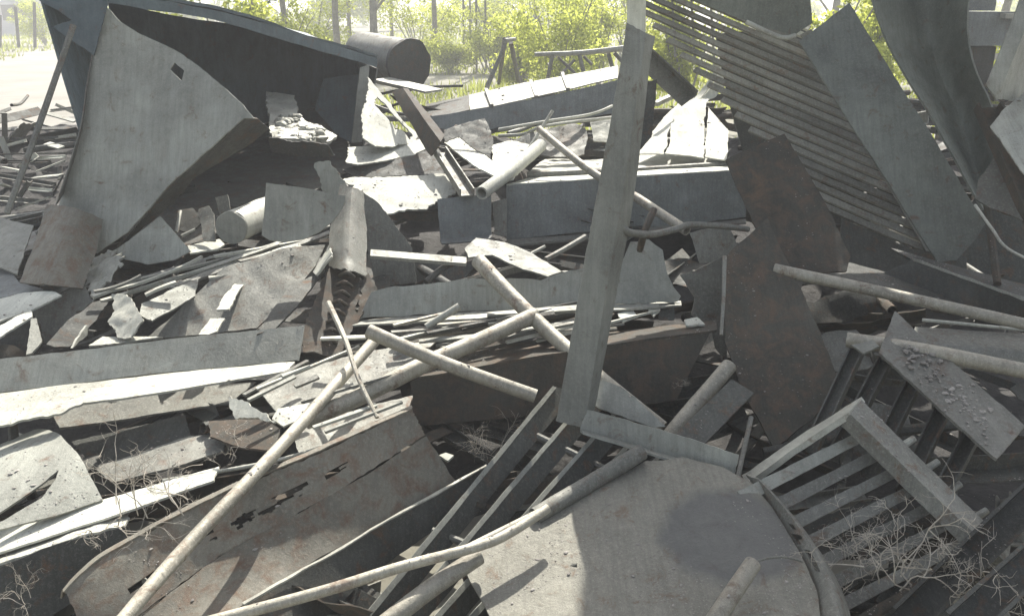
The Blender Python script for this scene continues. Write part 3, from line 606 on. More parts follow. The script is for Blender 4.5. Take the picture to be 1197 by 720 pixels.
rod('bent_bar', 'mid', [(726, 265, 3.08), (736, 272, 3.1), (762, 274, 3.3), (790, 268, 3.5), (805, 263, 3.6), (835, 264, 3.7), (874, 268, 3.85)], 9, 7, 'bent round bar running right from the middle of the leaning angle iron', seg=10)
rod('branch_bar', 'rust', [(748, 292, 3.7), (754, 270, 3.6), (764, 246, 3.75)], 8, 9, 'short rusty round stub crossing the bent round bar', seg=8)
plate('strip_offcut', 'dark', [(950, 302), (964, 298), (1030, 316), (1120, 350), (1110, 362), (1060, 352), (958, 326)], [(950, 302, 3.9), (1120, 350, 3.6), (1060, 352, 3.5)], 'dark strip between the brown plate and the pale pipe at the right')
hb = empty('hollow_beam', (1120, 340, 3.5), 'dark hollow beam with one edge coloured pale as sunlit at the right', 'steel beam')
sheet('shell', 'dark', [[(1041, 290, 4.0), (1250, 345, 3.4)], [(1066, 303, 3.8), (1250, 367, 3.2)], [(1028, 322, 3.82), (1250, 412, 3.2)]], parent=hb, nu=30, nv=5, th=.01, rag=.008)
sheet('pale_lit_edge', 'light', [[(1066, 302, 3.785), (1250, 366, 3.185)], [(1067, 305, 3.78), (1250, 370, 3.18)]], parent=hb, nu=30, nv=2, th=.003, rag=.004)  # pale strip stands in for sun catching the beam's edge
pipe('long_pipe', 'pipe', [(905, 315, 3.55), (1050, 346, 3.3), (1260, 393, 2.95)], 14, 14, 'long pale pipe with reddish left end above the dirt covered plate', wall=.2)
pipe('open_pipe', 'pipe', [(990, 397, 2.95), (1100, 414, 2.8), (1260, 447, 2.6)], 18, 19, 'thick pale pipe lying across the top of the dirt covered plate', wall=.18)
rod('thin_rod', 'light', [(1078, 374, 3.3), (1130, 379, 3.25), (1260, 392, 3.1)], 4, 4, 'thin straight rod between the two pale pipes at the right')
sheet('curved_offcut', 'mid', [[(1070, 381, 3.32), (1260, 396, 3.12)], [(1065, 400, 3.15), (1260, 418, 2.95)], [(1060, 425, 3.12), (1260, 446, 2.92)]], 'dark curved sheet under the thin straight rod at the right', across=True, nv=5)
plate('dirty_plate', 'mid', [(1046, 364), (1070, 386), (1197, 500), (1164, 538), (1120, 500), (1028, 411)], [(1046, 364, 3.05), (1197, 500, 2.45), (1028, 411, 2.8)], 'grey plate with crumbs of dirt along it below the thick pale pipe', th=.01, rag=.002)
dpa, dpb = None, None
plate('tip_plate', 'grey', [(1020, 398), (1028, 405), (1010, 412), (994, 402)], [(1020, 398, 2.85), (1010, 412, 2.8), (994, 402, 2.85)], 'tiny pale chip hanging under the open end of the thick pale pipe')
for i, (a, b, lb) in enumerate([((1004, 410, 2.95), (948, 530, 2.7), 'dark bar with pale tip leaning under the thick pale pipe'), ((1036, 424, 2.85), (975, 540, 2.6), 'second dark bar from the pale tipped one under the dirt covered plate'),
        ((1070, 448, 2.75), (1015, 560, 2.5), 'third dark bar from the pale tipped one under the dirt covered plate'), ((1104, 478, 2.65), (1056, 580, 2.4), 'fourth dark bar from the pale tipped one, above the slatted rack'), ((1136, 512, 2.55), (1090, 600, 2.32), 'dark bar under the lowest corner of the dirt covered plate')]):
    t = empty('capped_bar', b, lb, 'steel bar', 'dark capped bars under the dirt covered plate')
    bar('shaft', 'dark', a, b, Uprof(.05, .035, .006), parent=t); A = V(a); d = (V(b) - A).normalized()
    bar('cap', 'grey' if i == 0 else 'mid', A - d * .012, A - d * .002, Fprof(.085, .06), parent=t, k=2)

# slatted rack (lower right)
rk = empty('slatted_rack', (1080, 600, 2.3), 'rack with a dirt topped frame bar and slats at the lower right', 'rack')
fb = [[(1007, 467, 2.60), (1092, 552, 2.38), (1179, 637, 2.18)], [(994, 484, 2.5), (1083, 570, 2.29), (1174, 656, 2.09)], [(984, 498, 2.52), (1068, 581, 2.31), (1155, 664, 2.11)]]
sheet('frame_bar', 'mid', fb, parent=rk, nu=50, nv=4, th=.006, warp=.004, rag=.003)
sheet('side_bar', 'light', [[(1008, 464, 2.62), (940, 506, 2.66), (868, 556, 2.68)], [(992, 484, 2.51), (930, 525, 2.55), (872, 566, 2.6)]], parent=rk, nu=24, nv=3, th=.02)
P0 = poly(fb[2], 9); P1 = poly(fb[1], 9)
for i in range(8):
    px = 992 + 20.5 * i; py = 505 + 20.4 * i; Yv = 2.53 - .052 * i; L = 130 + 14 * i
    a = Yp(px + 6, py + 2, Yv + .02); a2 = Yp(px + 17, py + 11, Yv + .0)
    b = Yp(px - L, py + L * .53, Yv - .12); b2 = Yp(px - L + 13, py + L * .53 + 12, Yv - .15)
    sheet('slat', 'mid' if i else 'grey', [[a, b], [a2, b2]], parent=rk, nu=14, nv=2, th=.006, rag=.003)
for (x, y, Yv) in ((1061, 516, 2.52), (1089, 543, 2.45), (1115, 569, 2.38), (1146, 600, 2.3), (1172, 620, 2.24)):
    rod('stud', 'light', [Yp(x - 6, y + 5, Yv - .01), Yp(x + 8, y - 4, Yv)], 9, 8, parent=rk, seg=8)
for i, (a, b, lb) in enumerate([((1230, 560, 2.35), (1050, 735, 1.9), 'upper dark beam slanting through the lower right corner'), ((1240, 625, 2.1), (1110, 745, 1.75), 'lower dark beam slanting through the lower right corner')]):
    bar('corner_beam', 'dark', a, b, Uprof(.09, .06, .01), up=Vector((.3, -.3, 1)), label=lb, cat='steel beam')
bar('lit_strip', 'light', (1170, 685, 1.98), (1128, 712, 1.92), Fprof(.03, .006), label='short bright strip left of the lower dark corner beam')
bar('lit_strip', 'light', (1199, 654, 2.0), (1146, 690, 1.96), Fprof(.025, .006), label='narrow bright strip at the right edge below the slatted rack')
rod('thin_rod', 'light', [(1158, 614, 2.2), (1197, 614, 2.2), (1250, 617, 2.2)], 5, 5, 'thin horizontal rod reaching the right edge beside the rack frame bar')

# ============================================================ ROUND TANK END (bottom centre)
td = empty('tank_end', (760, 640, 2.2), 'big round dusty tank end lying at the bottom centre', 'tank end')
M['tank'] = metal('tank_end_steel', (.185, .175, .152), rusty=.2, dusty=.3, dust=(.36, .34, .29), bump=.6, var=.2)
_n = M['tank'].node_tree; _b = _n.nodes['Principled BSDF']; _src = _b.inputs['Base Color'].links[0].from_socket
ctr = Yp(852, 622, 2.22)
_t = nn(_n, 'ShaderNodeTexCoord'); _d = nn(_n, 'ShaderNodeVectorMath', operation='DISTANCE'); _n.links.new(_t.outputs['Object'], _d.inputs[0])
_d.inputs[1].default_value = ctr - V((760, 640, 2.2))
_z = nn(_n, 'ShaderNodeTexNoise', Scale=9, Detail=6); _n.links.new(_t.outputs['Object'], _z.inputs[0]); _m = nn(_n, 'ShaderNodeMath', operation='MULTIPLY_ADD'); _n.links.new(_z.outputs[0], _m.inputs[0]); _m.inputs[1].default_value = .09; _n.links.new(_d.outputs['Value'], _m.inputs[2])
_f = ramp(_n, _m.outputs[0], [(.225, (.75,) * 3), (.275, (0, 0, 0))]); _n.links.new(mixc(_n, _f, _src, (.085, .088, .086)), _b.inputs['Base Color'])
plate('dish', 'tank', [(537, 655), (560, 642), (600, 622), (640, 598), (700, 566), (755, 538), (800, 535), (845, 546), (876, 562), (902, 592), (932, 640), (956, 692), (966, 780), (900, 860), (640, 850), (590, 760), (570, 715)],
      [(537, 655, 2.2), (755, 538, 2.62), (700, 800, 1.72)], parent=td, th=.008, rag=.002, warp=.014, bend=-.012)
DA, DB, DC = Yp(537, 655, 2.2), Yp(755, 538, 2.62), Yp(700, 800, 1.72); DN = (DB - DA).cross(DC - DA).normalized(); DN = DN if DN.z > 0 else -DN
def ond(px, py, o): d = ray(px, py); return CAM + d * ((DA + DN * o - CAM).dot(DN) / d.dot(DN))
sheet('rim', 'mid', [[ond(x, y, -.02) for x, y in ((872, 556), (899, 590), (929, 640), (953, 692), (962, 780))], [ond(x, y, .025) for x, y in ((890, 562), (921, 597), (955, 645), (978, 697), (989, 780))], [ond(x, y, -.06) for x, y in ((902, 576), (934, 612), (969, 660), (993, 712), (1003, 785))]],
      parent=td, nv=5, across=True, rag=.012, th=.007, hole=lambda u, v: .3 < u < .55 and .08 < v < .24 and noise.noise(Vector((u * 22, v * 6, 1))) > -.1)
pipe('pipe_stub', 'pipe', [(880, 658, 1.98), (852, 700, 1.88), (820, 750, 1.78)], 20, 24, 'short pipe stub with a wire at its tip lying on the round tank end', wall=.25)
rod('tip_wire', 'mid', [(881, 657, 1.99), (898, 652, 2.0), (918, 651, 2.02), (938, 656, 2.04)], 3, 2.5, 'thin wire curving right from the pipe stub on the tank end', cat='wire')

# slotted grille lower centre
gl = empty('slotted_grille', (560, 600, 2.4), 'grille of five long parallel flat bars running to the bottom edge', 'grille')
for i in range(5):
    dx = 37 * i; top = (648 + dx * .95, 452 + dx * .42, 3.06 - .05 * i); bot = (425 + dx * 1.12, 724, 2.10)
    t2 = (top[0] + 26, top[1] + 5, top[2] + .04); b2 = (bot[0] + 30, bot[1] + 2, bot[2] + .05)
    sheet('flat_bar', 'dark', [[top, bot], [t2, b2]], parent=gl, nu=24, nv=2, th=.01, warp=.002, rag=.002)
    sheet('painted_lit_edge', 'grey', [[Yp(top[0] - 1.5, top[1] - 1, top[2] - .008), Yp(bot[0] - 2.5, bot[1] - 2, bot[2] - .006)], [Yp(top[0] + 2.5, top[1] + 1, top[2] - .008), Yp(bot[0] + 3.5, bot[1] + 2, bot[2] - .006)]], parent=gl, nu=24, nv=1, th=.008, warp=.001, rag=.002)  # paler strip paints the sunlit upper edge of each bar
for (a, b) in (((612, 502, 2.90), (716, 552, 2.74)), ((505, 620, 2.45), (610, 660, 2.36))): rod('cross_rod', 'mid', [a, b], 9, 9, parent=gl)

# ============================================================ PIPES of the middle
pipe('long_pipe', 'pipe', [(438, 398, 3.22), (325, 525, 2.5), (212, 645, 2.0), (135, 735, 1.72)], 14, 18, 'longest pale pipe running from the centre to the bottom left edge', wall=.15)
pipe('thick_pipe', 'pipe', [(357, 492, 2.76), (430, 459, 2.9), (492, 428, 3.02), (560, 398, 3.2), (625, 368, 3.45)], 21, 18, 'thick grey pipe with open left end crossing under the longest pipe', wall=.2)
pipe('open_pipe', 'pipe', [(431, 387, 3.0), (520, 425, 2.9), (626, 463, 2.85)], 17, 16, 'pale pipe with open upper left end crossing over the thick grey pipe', wall=.18)
pipe('open_pipe', 'pipe', [(559, 305, 3.75), (620, 368, 3.45), (700, 440, 3.15), (775, 500, 2.95)], 18, 16, 'brownish pipe with open top end passing behind the leaning angle iron', wall=.16)
rod('thin_rod', 'pipe', [(384, 354, 3.3), (404, 398, 3.05), (418, 440, 2.86), (441, 488, 2.7)], 7, 5, 'thin straight rod standing crosswise over the longest pipe and the thick pipe')
pipe('leaning_pipe', 'pipe', [(853, 427, 3.15), (800, 490, 2.95), (768, 530, 2.86)], 18, 22, 'grey pipe rising right from behind the foot of the leaning angle iron')
pipe('half_hidden_pipe', 'mid', [(750, 528, 2.62), (690, 565, 2.5), (625, 603, 2.36)], 20, 20, 'dull pipe lying along the upper left edge of the round tank end')
pipe('lower_pipe', 'pipe', [(560, 650, 2.14), (500, 690, 2.02), (430, 745, 1.88)], 20, 24, 'short thick pipe leaving the lower left edge of the round tank end')
pipe('bent_pipe', 'pipe', [(640, 594, 2.28), (600, 620, 2.18), (560, 638, 2.12), (470, 662, 2.04), (380, 690, 1.97), (240, 728, 1.88)], 11, 15, 'slightly bent thin pipe crossing over the grille bars at the bottom')
plate('knee_plate', 'grey', [(690, 449), (705, 445), (725, 452), (742, 465), (778, 498), (765, 500), (700, 477), (692, 470)], [(690, 449, 3.02), (742, 465, 2.95), (765, 500, 2.85)], 'pale tapering plate tucked right behind the foot of the leaning angle iron')
bar('flat_bar', 'dark', (868, 452, 3.0), (800, 520, 2.72), Fprof(.1, .01), up=Vector((0, -.5, 1)), label='dark flat bar leaning right beside the grey pipe behind the foot')
rod('thin_rod', 'mid', [(878, 488, 2.9), (862, 560, 2.6)], 6, 6, 'thin dark rod dropping to the notched end of the angle iron foot')

# ============================================================ BEAMS of the middle
b1 = empty('torn_beam', (600, 350, 3.75), 'grey beam with torn upper edge lying across the centre behind the pipes', 'steel beam')
plate('web', 'grey', [(418, 373), (426, 355), (434, 342), (445, 338), (480, 333), (520, 330), (545, 326), (580, 327), (615, 325), (632, 328), (650, 320), (690, 312), (726, 306), (737, 283), (758, 280), (775, 292), (780, 318), (788, 335), (796, 346), (793, 352), (700, 357), (600, 362), (500, 367)],
      [(434, 342, 3.74), (790, 300, 3.84), (600, 366, 3.70)], parent=b1, rag=.006, th=.008, warp=.012)
sheet('bottom_flange', 'light', [[(418, 373, 3.69), (600, 362, 3.69), (796, 351, 3.78)], [(412, 379, 3.6), (600, 369, 3.58), (797, 356, 3.68)]], parent=b1, nv=2, th=.008)
b2 = empty('rusty_beam', (640, 440, 3.2), 'dark rusty beam lying below the torn beam behind the leaning angle iron', 'steel beam')
sheet('top_flange', 'rust', [[(484, 425, 3.5), (600, 402, 3.5), (838, 374, 3.62)], [(478, 443, 3.2), (600, 421, 3.22), (700, 405, 3.26), (838, 386, 3.38)]], parent=b2, nv=3, th=.01)
sheet('web', 'rust', [[(479, 446, 3.2), (600, 423, 3.21), (700, 407, 3.25), (830, 389, 3.36)], [(483, 498, 3.12), (620, 486, 3.12), (790, 468, 3.2)]], parent=b2, nv=6, th=.01)
b3 = empty('left_channel', (170, 440, 3.1), 'long angle channel at the left with grey upper face and bright lower face', 'steel channel')
sheet('upper_flange', 'grey', [[(-50, 426, 3.16), (150, 402, 3.28), (356, 380, 3.45)], [(-50, 466, 3.06), (150, 440, 3.18), (350, 421, 3.33)]], parent=b3, nv=5, th=.009)
sheet('lower_flange', 'light', [[(-50, 467, 3.055), (150, 441, 3.175), (345, 422.5, 3.32)], [(-50, 494, 2.83), (150, 464, 2.98), (335, 434, 3.2)]], parent=b3, nv=4, th=.009)
b4 = empty('corroded_gutter', (300, 620, 2.4), 'large gutter shaped channel with rusted through holes at the lower left', 'steel channel')
def hol(u, v): return False
def gh(u, v):
    c = .60 - .10 * (u - .3); return .12 < u < .74 and abs(v - c) < .15 * (1 - abs(u - .40) * 1.5) and noise.noise(Vector((u * 15, v * 9, 4))) + .4 * noise.noise(Vector((u * 50, v * 25, 4))) > -.02 + abs(v - c) * 1.6
sheet('curled_lip', 'brown', [[(72, 700, 2.10), (92, 677, 2.15), (138, 645, 2.23), (253, 584, 2.39), (364, 536, 2.56), (481, 482, 2.82)], [(74, 690, 2.08), (93, 669, 2.12), (139, 636, 2.20), (254, 576, 2.36), (364, 529, 2.53), (481, 475, 2.79)], [(76, 692, 2.05), (95, 672, 2.09), (140, 640, 2.17), (255, 580, 2.33), (365, 533, 2.50), (482, 479, 2.76)]], parent=b4, nu=60, nv=4, across=True, th=.006)
sheet('back_flange', 'brown', [[(76, 692, 2.05), (95, 672, 2.09), (140, 640, 2.17), (255, 580, 2.33), (365, 533, 2.50), (482, 479, 2.76)], [(112, 762, 1.95), (180, 705, 2.06), (260, 648, 2.22), (380, 582, 2.43), (497, 508, 2.73)]], parent=b4, nu=110, nv=34, th=.006, rag=.005, smooth=True, hole=gh)
sheet('floor', 'brown', [[(113, 763, 1.948), (181, 706, 2.058), (261, 649, 2.218), (381, 583, 2.428), (498, 509, 2.728)], [(225, 745, 1.9), (300, 697, 2.1), (420, 627, 2.39), (532, 561, 2.68)]], parent=b4, nu=40, nv=6, th=.006)
b5 = empty('edge_beam', (440, 640, 2.15), 'dark flat sided beam with thin bright edge between gutter and grille', 'steel beam')
sheet('side', 'dark', [[(285, 707, 2.04), (420, 628, 2.38), (480, 594, 2.51), (568, 546, 2.72)], [(345, 752, 2.02), (440, 668, 2.36), (500, 625, 2.49), (580, 566, 2.70)]], parent=b5, nv=4, th=.008)
sheet('lit_top_edge', 'light', [[(284, 705, 2.04), (420, 626, 2.38), (480, 592, 2.51), (568, 544, 2.72)], [(285, 707.5, 2.025), (420, 628.5, 2.365), (480, 594.5, 2.495), (568, 546, 2.71)]], parent=b5, nv=1, th=.005, warp=.008)  # sunlit edge line put in as a strip of pale steel
# dark square plate, triangular plate etc. in the upper middle
sheet('square_plate', 'blue', [[(511, 233, 5.0), (560, 228, 5.05), (574, 226, 5.05)], [(514, 279, 4.9), (560, 276, 4.95), (574, 273, 4.95)], [(516, 285, 4.82), (560, 281, 4.86), (576, 278, 4.87)]], 'dark slate square plate with lit lower lip left of the wide channel', 'steel plate', nu=16, nv=5, rag=.004)
plate('brown_offcut', 'mid', [(576, 236), (592, 232), (592, 276), (578, 274)], [(576, 236, 5.15), (592, 232, 5.15), (592, 276, 5.05)], 'small brownish panel between dark square plate and wide channel')
plate('triangle_plate', 'mid', [(424, 224), (440, 235), (482, 290), (487, 330), (440, 336), (431, 300)], [(424, 224, 4.65), (482, 290, 4.55), (440, 336, 4.48)], 'dark triangular plate right of the torn standing column')
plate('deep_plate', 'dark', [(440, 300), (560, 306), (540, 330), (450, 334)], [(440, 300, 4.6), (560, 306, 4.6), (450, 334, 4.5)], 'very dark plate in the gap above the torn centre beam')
bar('flat_bar', 'light', (433, 297, 4.05), (545, 306, 4.1), Fprof(.05, .02), up=Vector((0, -.4, 1)), label='pale flat bar with one sunlit end lying right of the standing column')
plate('leaf_plate', 'grey', [(543, 291), (556, 281), (590, 284), (620, 294), (656, 318), (640, 326), (610, 316), (575, 300), (548, 300)], [(543, 291, 4.1), (590, 284, 4.25), (640, 326, 3.85)], 'leaf shaped bent grey plate behind the top of the brownish open pipe', bend=.04)
rod('thin_rod', 'dark', [(498, 330, 4.0), (520, 312, 4.1), (540, 304, 4.15)], 8, 8, 'short dark round bar under the end of the pale flat bar')
rod('thin_rod', 'light', [(620, 297, 4.3), (637, 288, 4.35)], 4, 4, 'tiny lit rod under the left end of the wide channel')
rod('thin_rod', 'mid', [(638, 303, 4.2), (662, 290, 4.3), (684, 277, 4.4)], 6, 7, 'short thin rod pointing up at the leaning angle iron under the wide channel')

# torn column
tc_ = empty('torn_column', (400, 340, 3.8), 'torn standing column with rusted ribs left of the centre beam', 'steel column')
sheet('upper_shell', 'mid', [[(398, 215, 4.5), (388, 260, 4.25), (384, 312, 3.95)], [(412, 218, 4.35), (408, 262, 4.1), (405, 316, 3.82)], [(424, 222, 4.45), (428, 270, 4.2), (431, 322, 3.92)]], parent=tc_, nu=20, nv=5, across=True, rag=.014, warp=.02)
plate('lower_shell', 'rust', [(384, 312), (405, 310), (431, 320), (443, 343), (430, 357), (418, 373), (402, 402), (388, 420), (356, 412), (352, 396), (366, 356)], [(384, 312, 3.93), (431, 320, 3.93), (370, 412, 3.38)], parent=tc_, rag=.012, warp=.03, holes=[[(420, 322), (426, 326), (423, 345), (416, 362), (418, 340)]])
plate('torn_top', 'grey', [(368, 192), (384, 186), (398, 205), (407, 220), (394, 248), (378, 222)], [(368, 192, 4.6), (398, 205, 4.6), (394, 248, 4.55)], parent=tc_, rag=.012)
for i in range(8):
    y = 322 + i * 11; x = 388 + (3 - i) * 3; rod('rib', 'rust', [Yp(x, y, 3.85 - i * .055), Yp(x + 9, y - 3, 3.80 - i * .055), Yp(x + 17, y + 2, 3.84 - i * .055)], 5, 5, parent=tc_)
plate('sheet_scrap', 'white', [(378, 300), (386, 284), (388, 300), (370, 322), (366, 318)], [(378, 300, 4.1), (388, 284, 4.2), (366, 322, 3.9)], 'small sunlit scrap left of the torn column top')
# ============================================================ LEFT
def P(name, mat, out, plane, label, **k): return plate(name, mat, out, plane, label, **k)
sheet('bowed_plate', 'brown', [[(54, 238, 4.45), (40, 285, 4.2), (22, 331, 3.98)], [(88, 243, 4.3), (75, 290, 4.07), (60, 334, 3.88)], [(121, 257, 4.4), (110, 300, 4.15), (97, 337, 3.95)]], 'brown bowed square plate standing left of the small fan plate', 'steel plate', nv=6, across=True, rag=.006)
P('fan_plate', 'grey', [(133, 293), (150, 281), (187, 253), (205, 273), (223, 294), (205, 304), (172, 309), (145, 303)], [(133, 293, 4.3), (187, 253, 4.38), (172, 309, 4.27)], 'small smooth fan shaped plate left of the short round cylinder', rag=.0015, th=.01, res=.02)
cy = empty('capped_cylinder', (280, 267, 4.3), 'short closed cylinder with flat round end left of the half round plate', 'cylinder')
link('shell', *tube_geo([Yp(271, 266, 4.3), Yp(325, 243, 5.0)], px2r((271, 266, 4.3), 39), hollow=False, seg=36, n=6), 'light', cy)
ax_ = (Yp(271, 266, 4.3) - Yp(325, 243, 5.0)).normalized()
link('end_cap', *tube_geo([Yp(271, 266, 4.3) + ax_ * .002, Yp(271, 266, 4.3) + ax_ * .012], px2r((271, 266, 4.3), 37.5), hollow=False, seg=36, n=2), 'grey', cy)
P('half_round_plate', 'grey', [(311, 214), (350, 219), (404, 229), (403, 237), (398, 247), (389, 259), (374, 271), (354, 280), (332, 283), (315, 281), (306, 275), (309, 245)], [(311, 214, 3.98), (403, 229, 4.0), (335, 281, 3.9)], 'smooth half round thick plate beside the short closed cylinder', rag=.0012, th=.02, warp=.004, res=.02)
P('lit_strip', 'white', [(219, 288), (256, 280), (263, 286), (255, 292), (222, 297)], [(219, 288), (256, 280), (222, 297)], 'short bright strip right of the small fan plate')
P('small_tab', 'mid', [(231, 244), (244, 240), (249, 250), (252, 282), (238, 282)], [(231, 244, 4.6), (244, 240, 4.6), (252, 282, 4.4)], 'upright dark tab left of the short closed cylinder')
P('small_tab', 'mid', [(251, 231), (266, 227), (269, 244), (258, 256)], [(251, 231, 4.8), (266, 227, 4.8), (258, 256, 4.7)], 'upright tab standing behind the short closed cylinder')
P('shard_plate', 'dark', [(208, 246), (225, 243), (240, 256), (222, 273), (206, 268)], [(208, 246, 4.7), (225, 243, 4.7), (222, 273, 4.5)], 'dark shard right above the small fan plate')
rod('lit_rod', 'light', [(211, 247, 4.55), (206, 272, 4.4)], 4, 4, 'thin short lit rod right of the top of the fan plate')
rod('lit_rod', 'light', [(212, 276, 4.4), (228, 268, 4.45)], 4, 3, 'tiny lit rod between fan plate and dark shard')
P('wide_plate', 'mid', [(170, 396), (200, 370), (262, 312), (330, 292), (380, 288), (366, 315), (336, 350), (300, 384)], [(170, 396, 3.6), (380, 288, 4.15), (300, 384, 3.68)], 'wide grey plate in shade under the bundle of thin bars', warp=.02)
P('sunlit_patch', 'light', [(253, 361), (262, 345), (280, 325), (290, 324), (276, 345), (268, 361)], [G(253, 361, .03), G(290, 324, .03), G(268, 361, .03)], 'narrow pale patch for sunlight on the wide shaded plate')  # strip of sunlight laid on the plate as pale steel
P('sunlit_patch', 'light', [(232, 392), (246, 372), (263, 372), (254, 388), (244, 392)], [G(232, 392, .03), G(263, 372, .03), G(254, 388, .03)], 'short pale patch for sunlight just above the left channel')  # another patch of sun made from a pale sheet
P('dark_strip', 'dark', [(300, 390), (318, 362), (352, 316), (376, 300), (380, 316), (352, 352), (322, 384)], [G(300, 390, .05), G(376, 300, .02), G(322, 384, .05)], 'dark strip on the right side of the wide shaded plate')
P('grey_slab', 'grey', [(165, 355), (205, 335), (232, 325), (228, 345), (178, 374), (163, 368)], [G(165, 355, .06), G(232, 325, .06), G(178, 374, .03)], 'grey slab between folded pale sheet and bundle of thin bars')
P('folded_sheet', 'light', [(131, 344), (145, 343), (160, 357), (165, 372), (150, 392), (137, 393), (127, 378), (133, 364)], [G(131, 344, .06), G(160, 357, .08), G(137, 393, .02)], 'folded pale sheet left below the bundle of thin bars', warp=.04, rag=.01)
P('grey_plate', 'mid', [(35, 362), (60, 350), (95, 330), (108, 352), (92, 368), (72, 392), (52, 402), (48, 378)], [(35, 362, 3.9), (95, 330, 4.0), (52, 402, 3.8)], 'bluish grey plate left of the crumpled pale sheet')
P('grey_plate', 'dark', [(54, 402), (78, 376), (108, 354), (130, 348), (112, 375), (82, 404), (64, 405)], [G(54, 402, .02), G(130, 348, .02), G(82, 404, .0)], 'dark plate right of the bluish grey plate above the left channel')
sheet('crumpled_sheet', 'light', [[(96, 322, 4.2), (112, 302, 4.3), (130, 292, 4.3)], [(106, 335, 4.05), (122, 315, 4.15), (141, 300, 4.25)], [(111, 352, 3.9), (128, 330, 4.0), (146, 315, 4.1)]], 'crumpled pale rag like sheet above the bluish grey plate', 'crumpled sheet', nu=26, nv=12, warp=.09, rag=.03)
P('lit_board', 'white', [(-30, 378), (-10, 350), (30, 343), (62, 341), (72, 345), (40, 360), (0, 374), (-30, 392)], [(-30, 378), (62, 341), (0, 374)], 'bright white board at the left edge below the bowed brown plate')
P('lit_board', 'white', [(-20, 392), (20, 370), (36, 363), (38, 370), (-5, 398), (-20, 402)], [(-20, 392), (36, 363), (-5, 398)], 'narrow bright board below the wide bright one at the left edge')
P('slate_sheet', 'blue', [(-20, 310), (0, 298), (22, 330), (50, 338), (20, 345), (-20, 352)], [(-20, 310, 4.4), (22, 330, 4.1), (-20, 352, 3.9)], 'blue grey sheet at the left edge below the pale corner panel')
P('corner_panel', 'grey', [(-30, 246), (0, 253), (39, 263), (20, 320), (-30, 300)], [(-30, 246, 4.8), (39, 263, 4.7), (20, 320, 4.2)], 'pale panel at the left edge behind the bowed brown plate')
P('dark_sheet', 'dark', [(-30, 400), (32, 378), (50, 400), (40, 416), (-30, 424)], [(-30, 400, 3.7), (50, 400, 3.7), (-30, 424, 3.6)], 'dark panel right above the left end of the left channel')
P('pale_corner', 'light', [(36, 372), (42, 371), (48, 398), (38, 412), (30, 414)], [G(36, 372, .08), G(48, 398, .04), G(30, 414, .02)], 'small pale upright corner left of the bluish grey plate')
P('lit_scrap', 'light', [(90, 396), (100, 380), (100, 392), (84, 407)], [G(90, 396, .04), G(100, 380, .05), G(84, 407, .03)], 'small sunlit triangle right above the middle of the left channel')
P('flat_scrap', 'light', [(104, 404), (120, 393), (150, 394), (190, 392), (150, 400)], [G(104, 404, .0), G(120, 393, .0), G(150, 400, .0)], 'flat pale scrap along the back edge of the left channel')
# bundle of thin bars
rnd = random.Random(8)
BL = [((108, 347), (262, 297), 10), ((150, 331), (240, 305), 6), ((118, 352), (325, 285), 7), ((200, 337), (308, 291), 11), ((150, 342), (280, 305), 5), ((206, 335), (330, 293), 6), ((244, 325), (290, 319), 8), ((165, 326), (385, 264), 5), ((250, 300), (385, 276), 6), ((280, 306), (386, 272), 8), ((130, 340), (236, 300), 5), ((300, 303), (352, 288), 9), ((170, 345), (206, 330), 7), ((110, 341), (165, 322), 6)]
for i, (a, b, wp) in enumerate(BL):
    z0 = .01 + .006 * i; A = G(*a, z0); B = G(*b, z0 + rnd.uniform(-.03, .03))
    bar('flat_bar', ['light', 'mid', 'light', 'grey'][i % 4], A, B, Fprof(px2r(A, wp) * 2, .012), label='thin flat bar in the loose bundle below the half round plate', group='thin flat bars bundled below the half round plate', tw=rnd.uniform(-.6, .6), sag=rnd.uniform(-.01, .02))
# far left pile
LP = [((-20, 152), (96, 150), 9, 'dark', 8.0), ((-10, 166), (92, 163), 7, 'dark', 7.6), ((-20, 181), (80, 179), 10, 'dark', 7.2), ((-20, 204), (66, 218), 8, 'dark', 6.6), ((26, 140), (70, 152), 8, 'mid', 8.4), ((64, 124), (96, 138), 6, 'light', 8.6), ((52, 132), (88, 142), 6, 'light', 8.4), ((60, 131), (97, 126), 5, 'mid', 8.5),
      ((0, 195), (25, 200), 6, 'white', 6.9), ((10, 172), (32, 166), 6, 'white', 7.4), ((44, 200), (75, 188), 6, 'white', 6.9), ((48, 186), (78, 184), 5, 'white', 7.1), ((40, 208), (72, 205), 10, 'white', 6.7), ((30, 222), (62, 225), 7, 'white', 6.4), ((0, 215), (20, 222), 8, 'white', 6.5), ((26, 198), (46, 183), 10, 'white', 6.95),
      ((5, 132), (6, 170), 6, 'mid', 7.9), ((58, 165), (90, 160), 7, 'light', 7.6), ((70, 195), (70, 210), 5, 'mid', 6.8), ((-15, 232), (56, 238), 8, 'mid', 6.2), ((20, 244), (60, 230), 6, 'light', 6.1), ((84, 108), (98, 112), 4, 'dark', 9.0), ((0, 160), (16, 198), 7, 'light', 7.3), ((35, 214), (18, 240), 7, 'dark', 6.3), ((55, 168), (72, 173), 8, 'white', 7.4), ((5, 190), (60, 190), 5, 'dark', 7.0), ((74, 205), (60, 232), 5, 'dark', 6.5)]
for i, (a, b, wp, mt, Yv) in enumerate(LP):
    A = Yp(a[0], a[1], Yv); B = Yp(b[0], b[1], Yv + rnd.uniform(-.25, .25)); lit = mt in ('white', 'light')
    bar('angle_iron', mt, A, B, Lprof(px2r(A, wp) * 2, px2r(A, wp) * 1.2, .008) if i % 2 else Fprof(px2r(A, wp) * 2, .012), up=Vector((0, rnd.uniform(-.4, .3), 1)), label='pale short bar in the jumbled pile at the far left' if lit else 'dark bar in the jumbled pile at the far left', group='pale bars in the far left pile' if lit else 'dark bars in the far left pile')

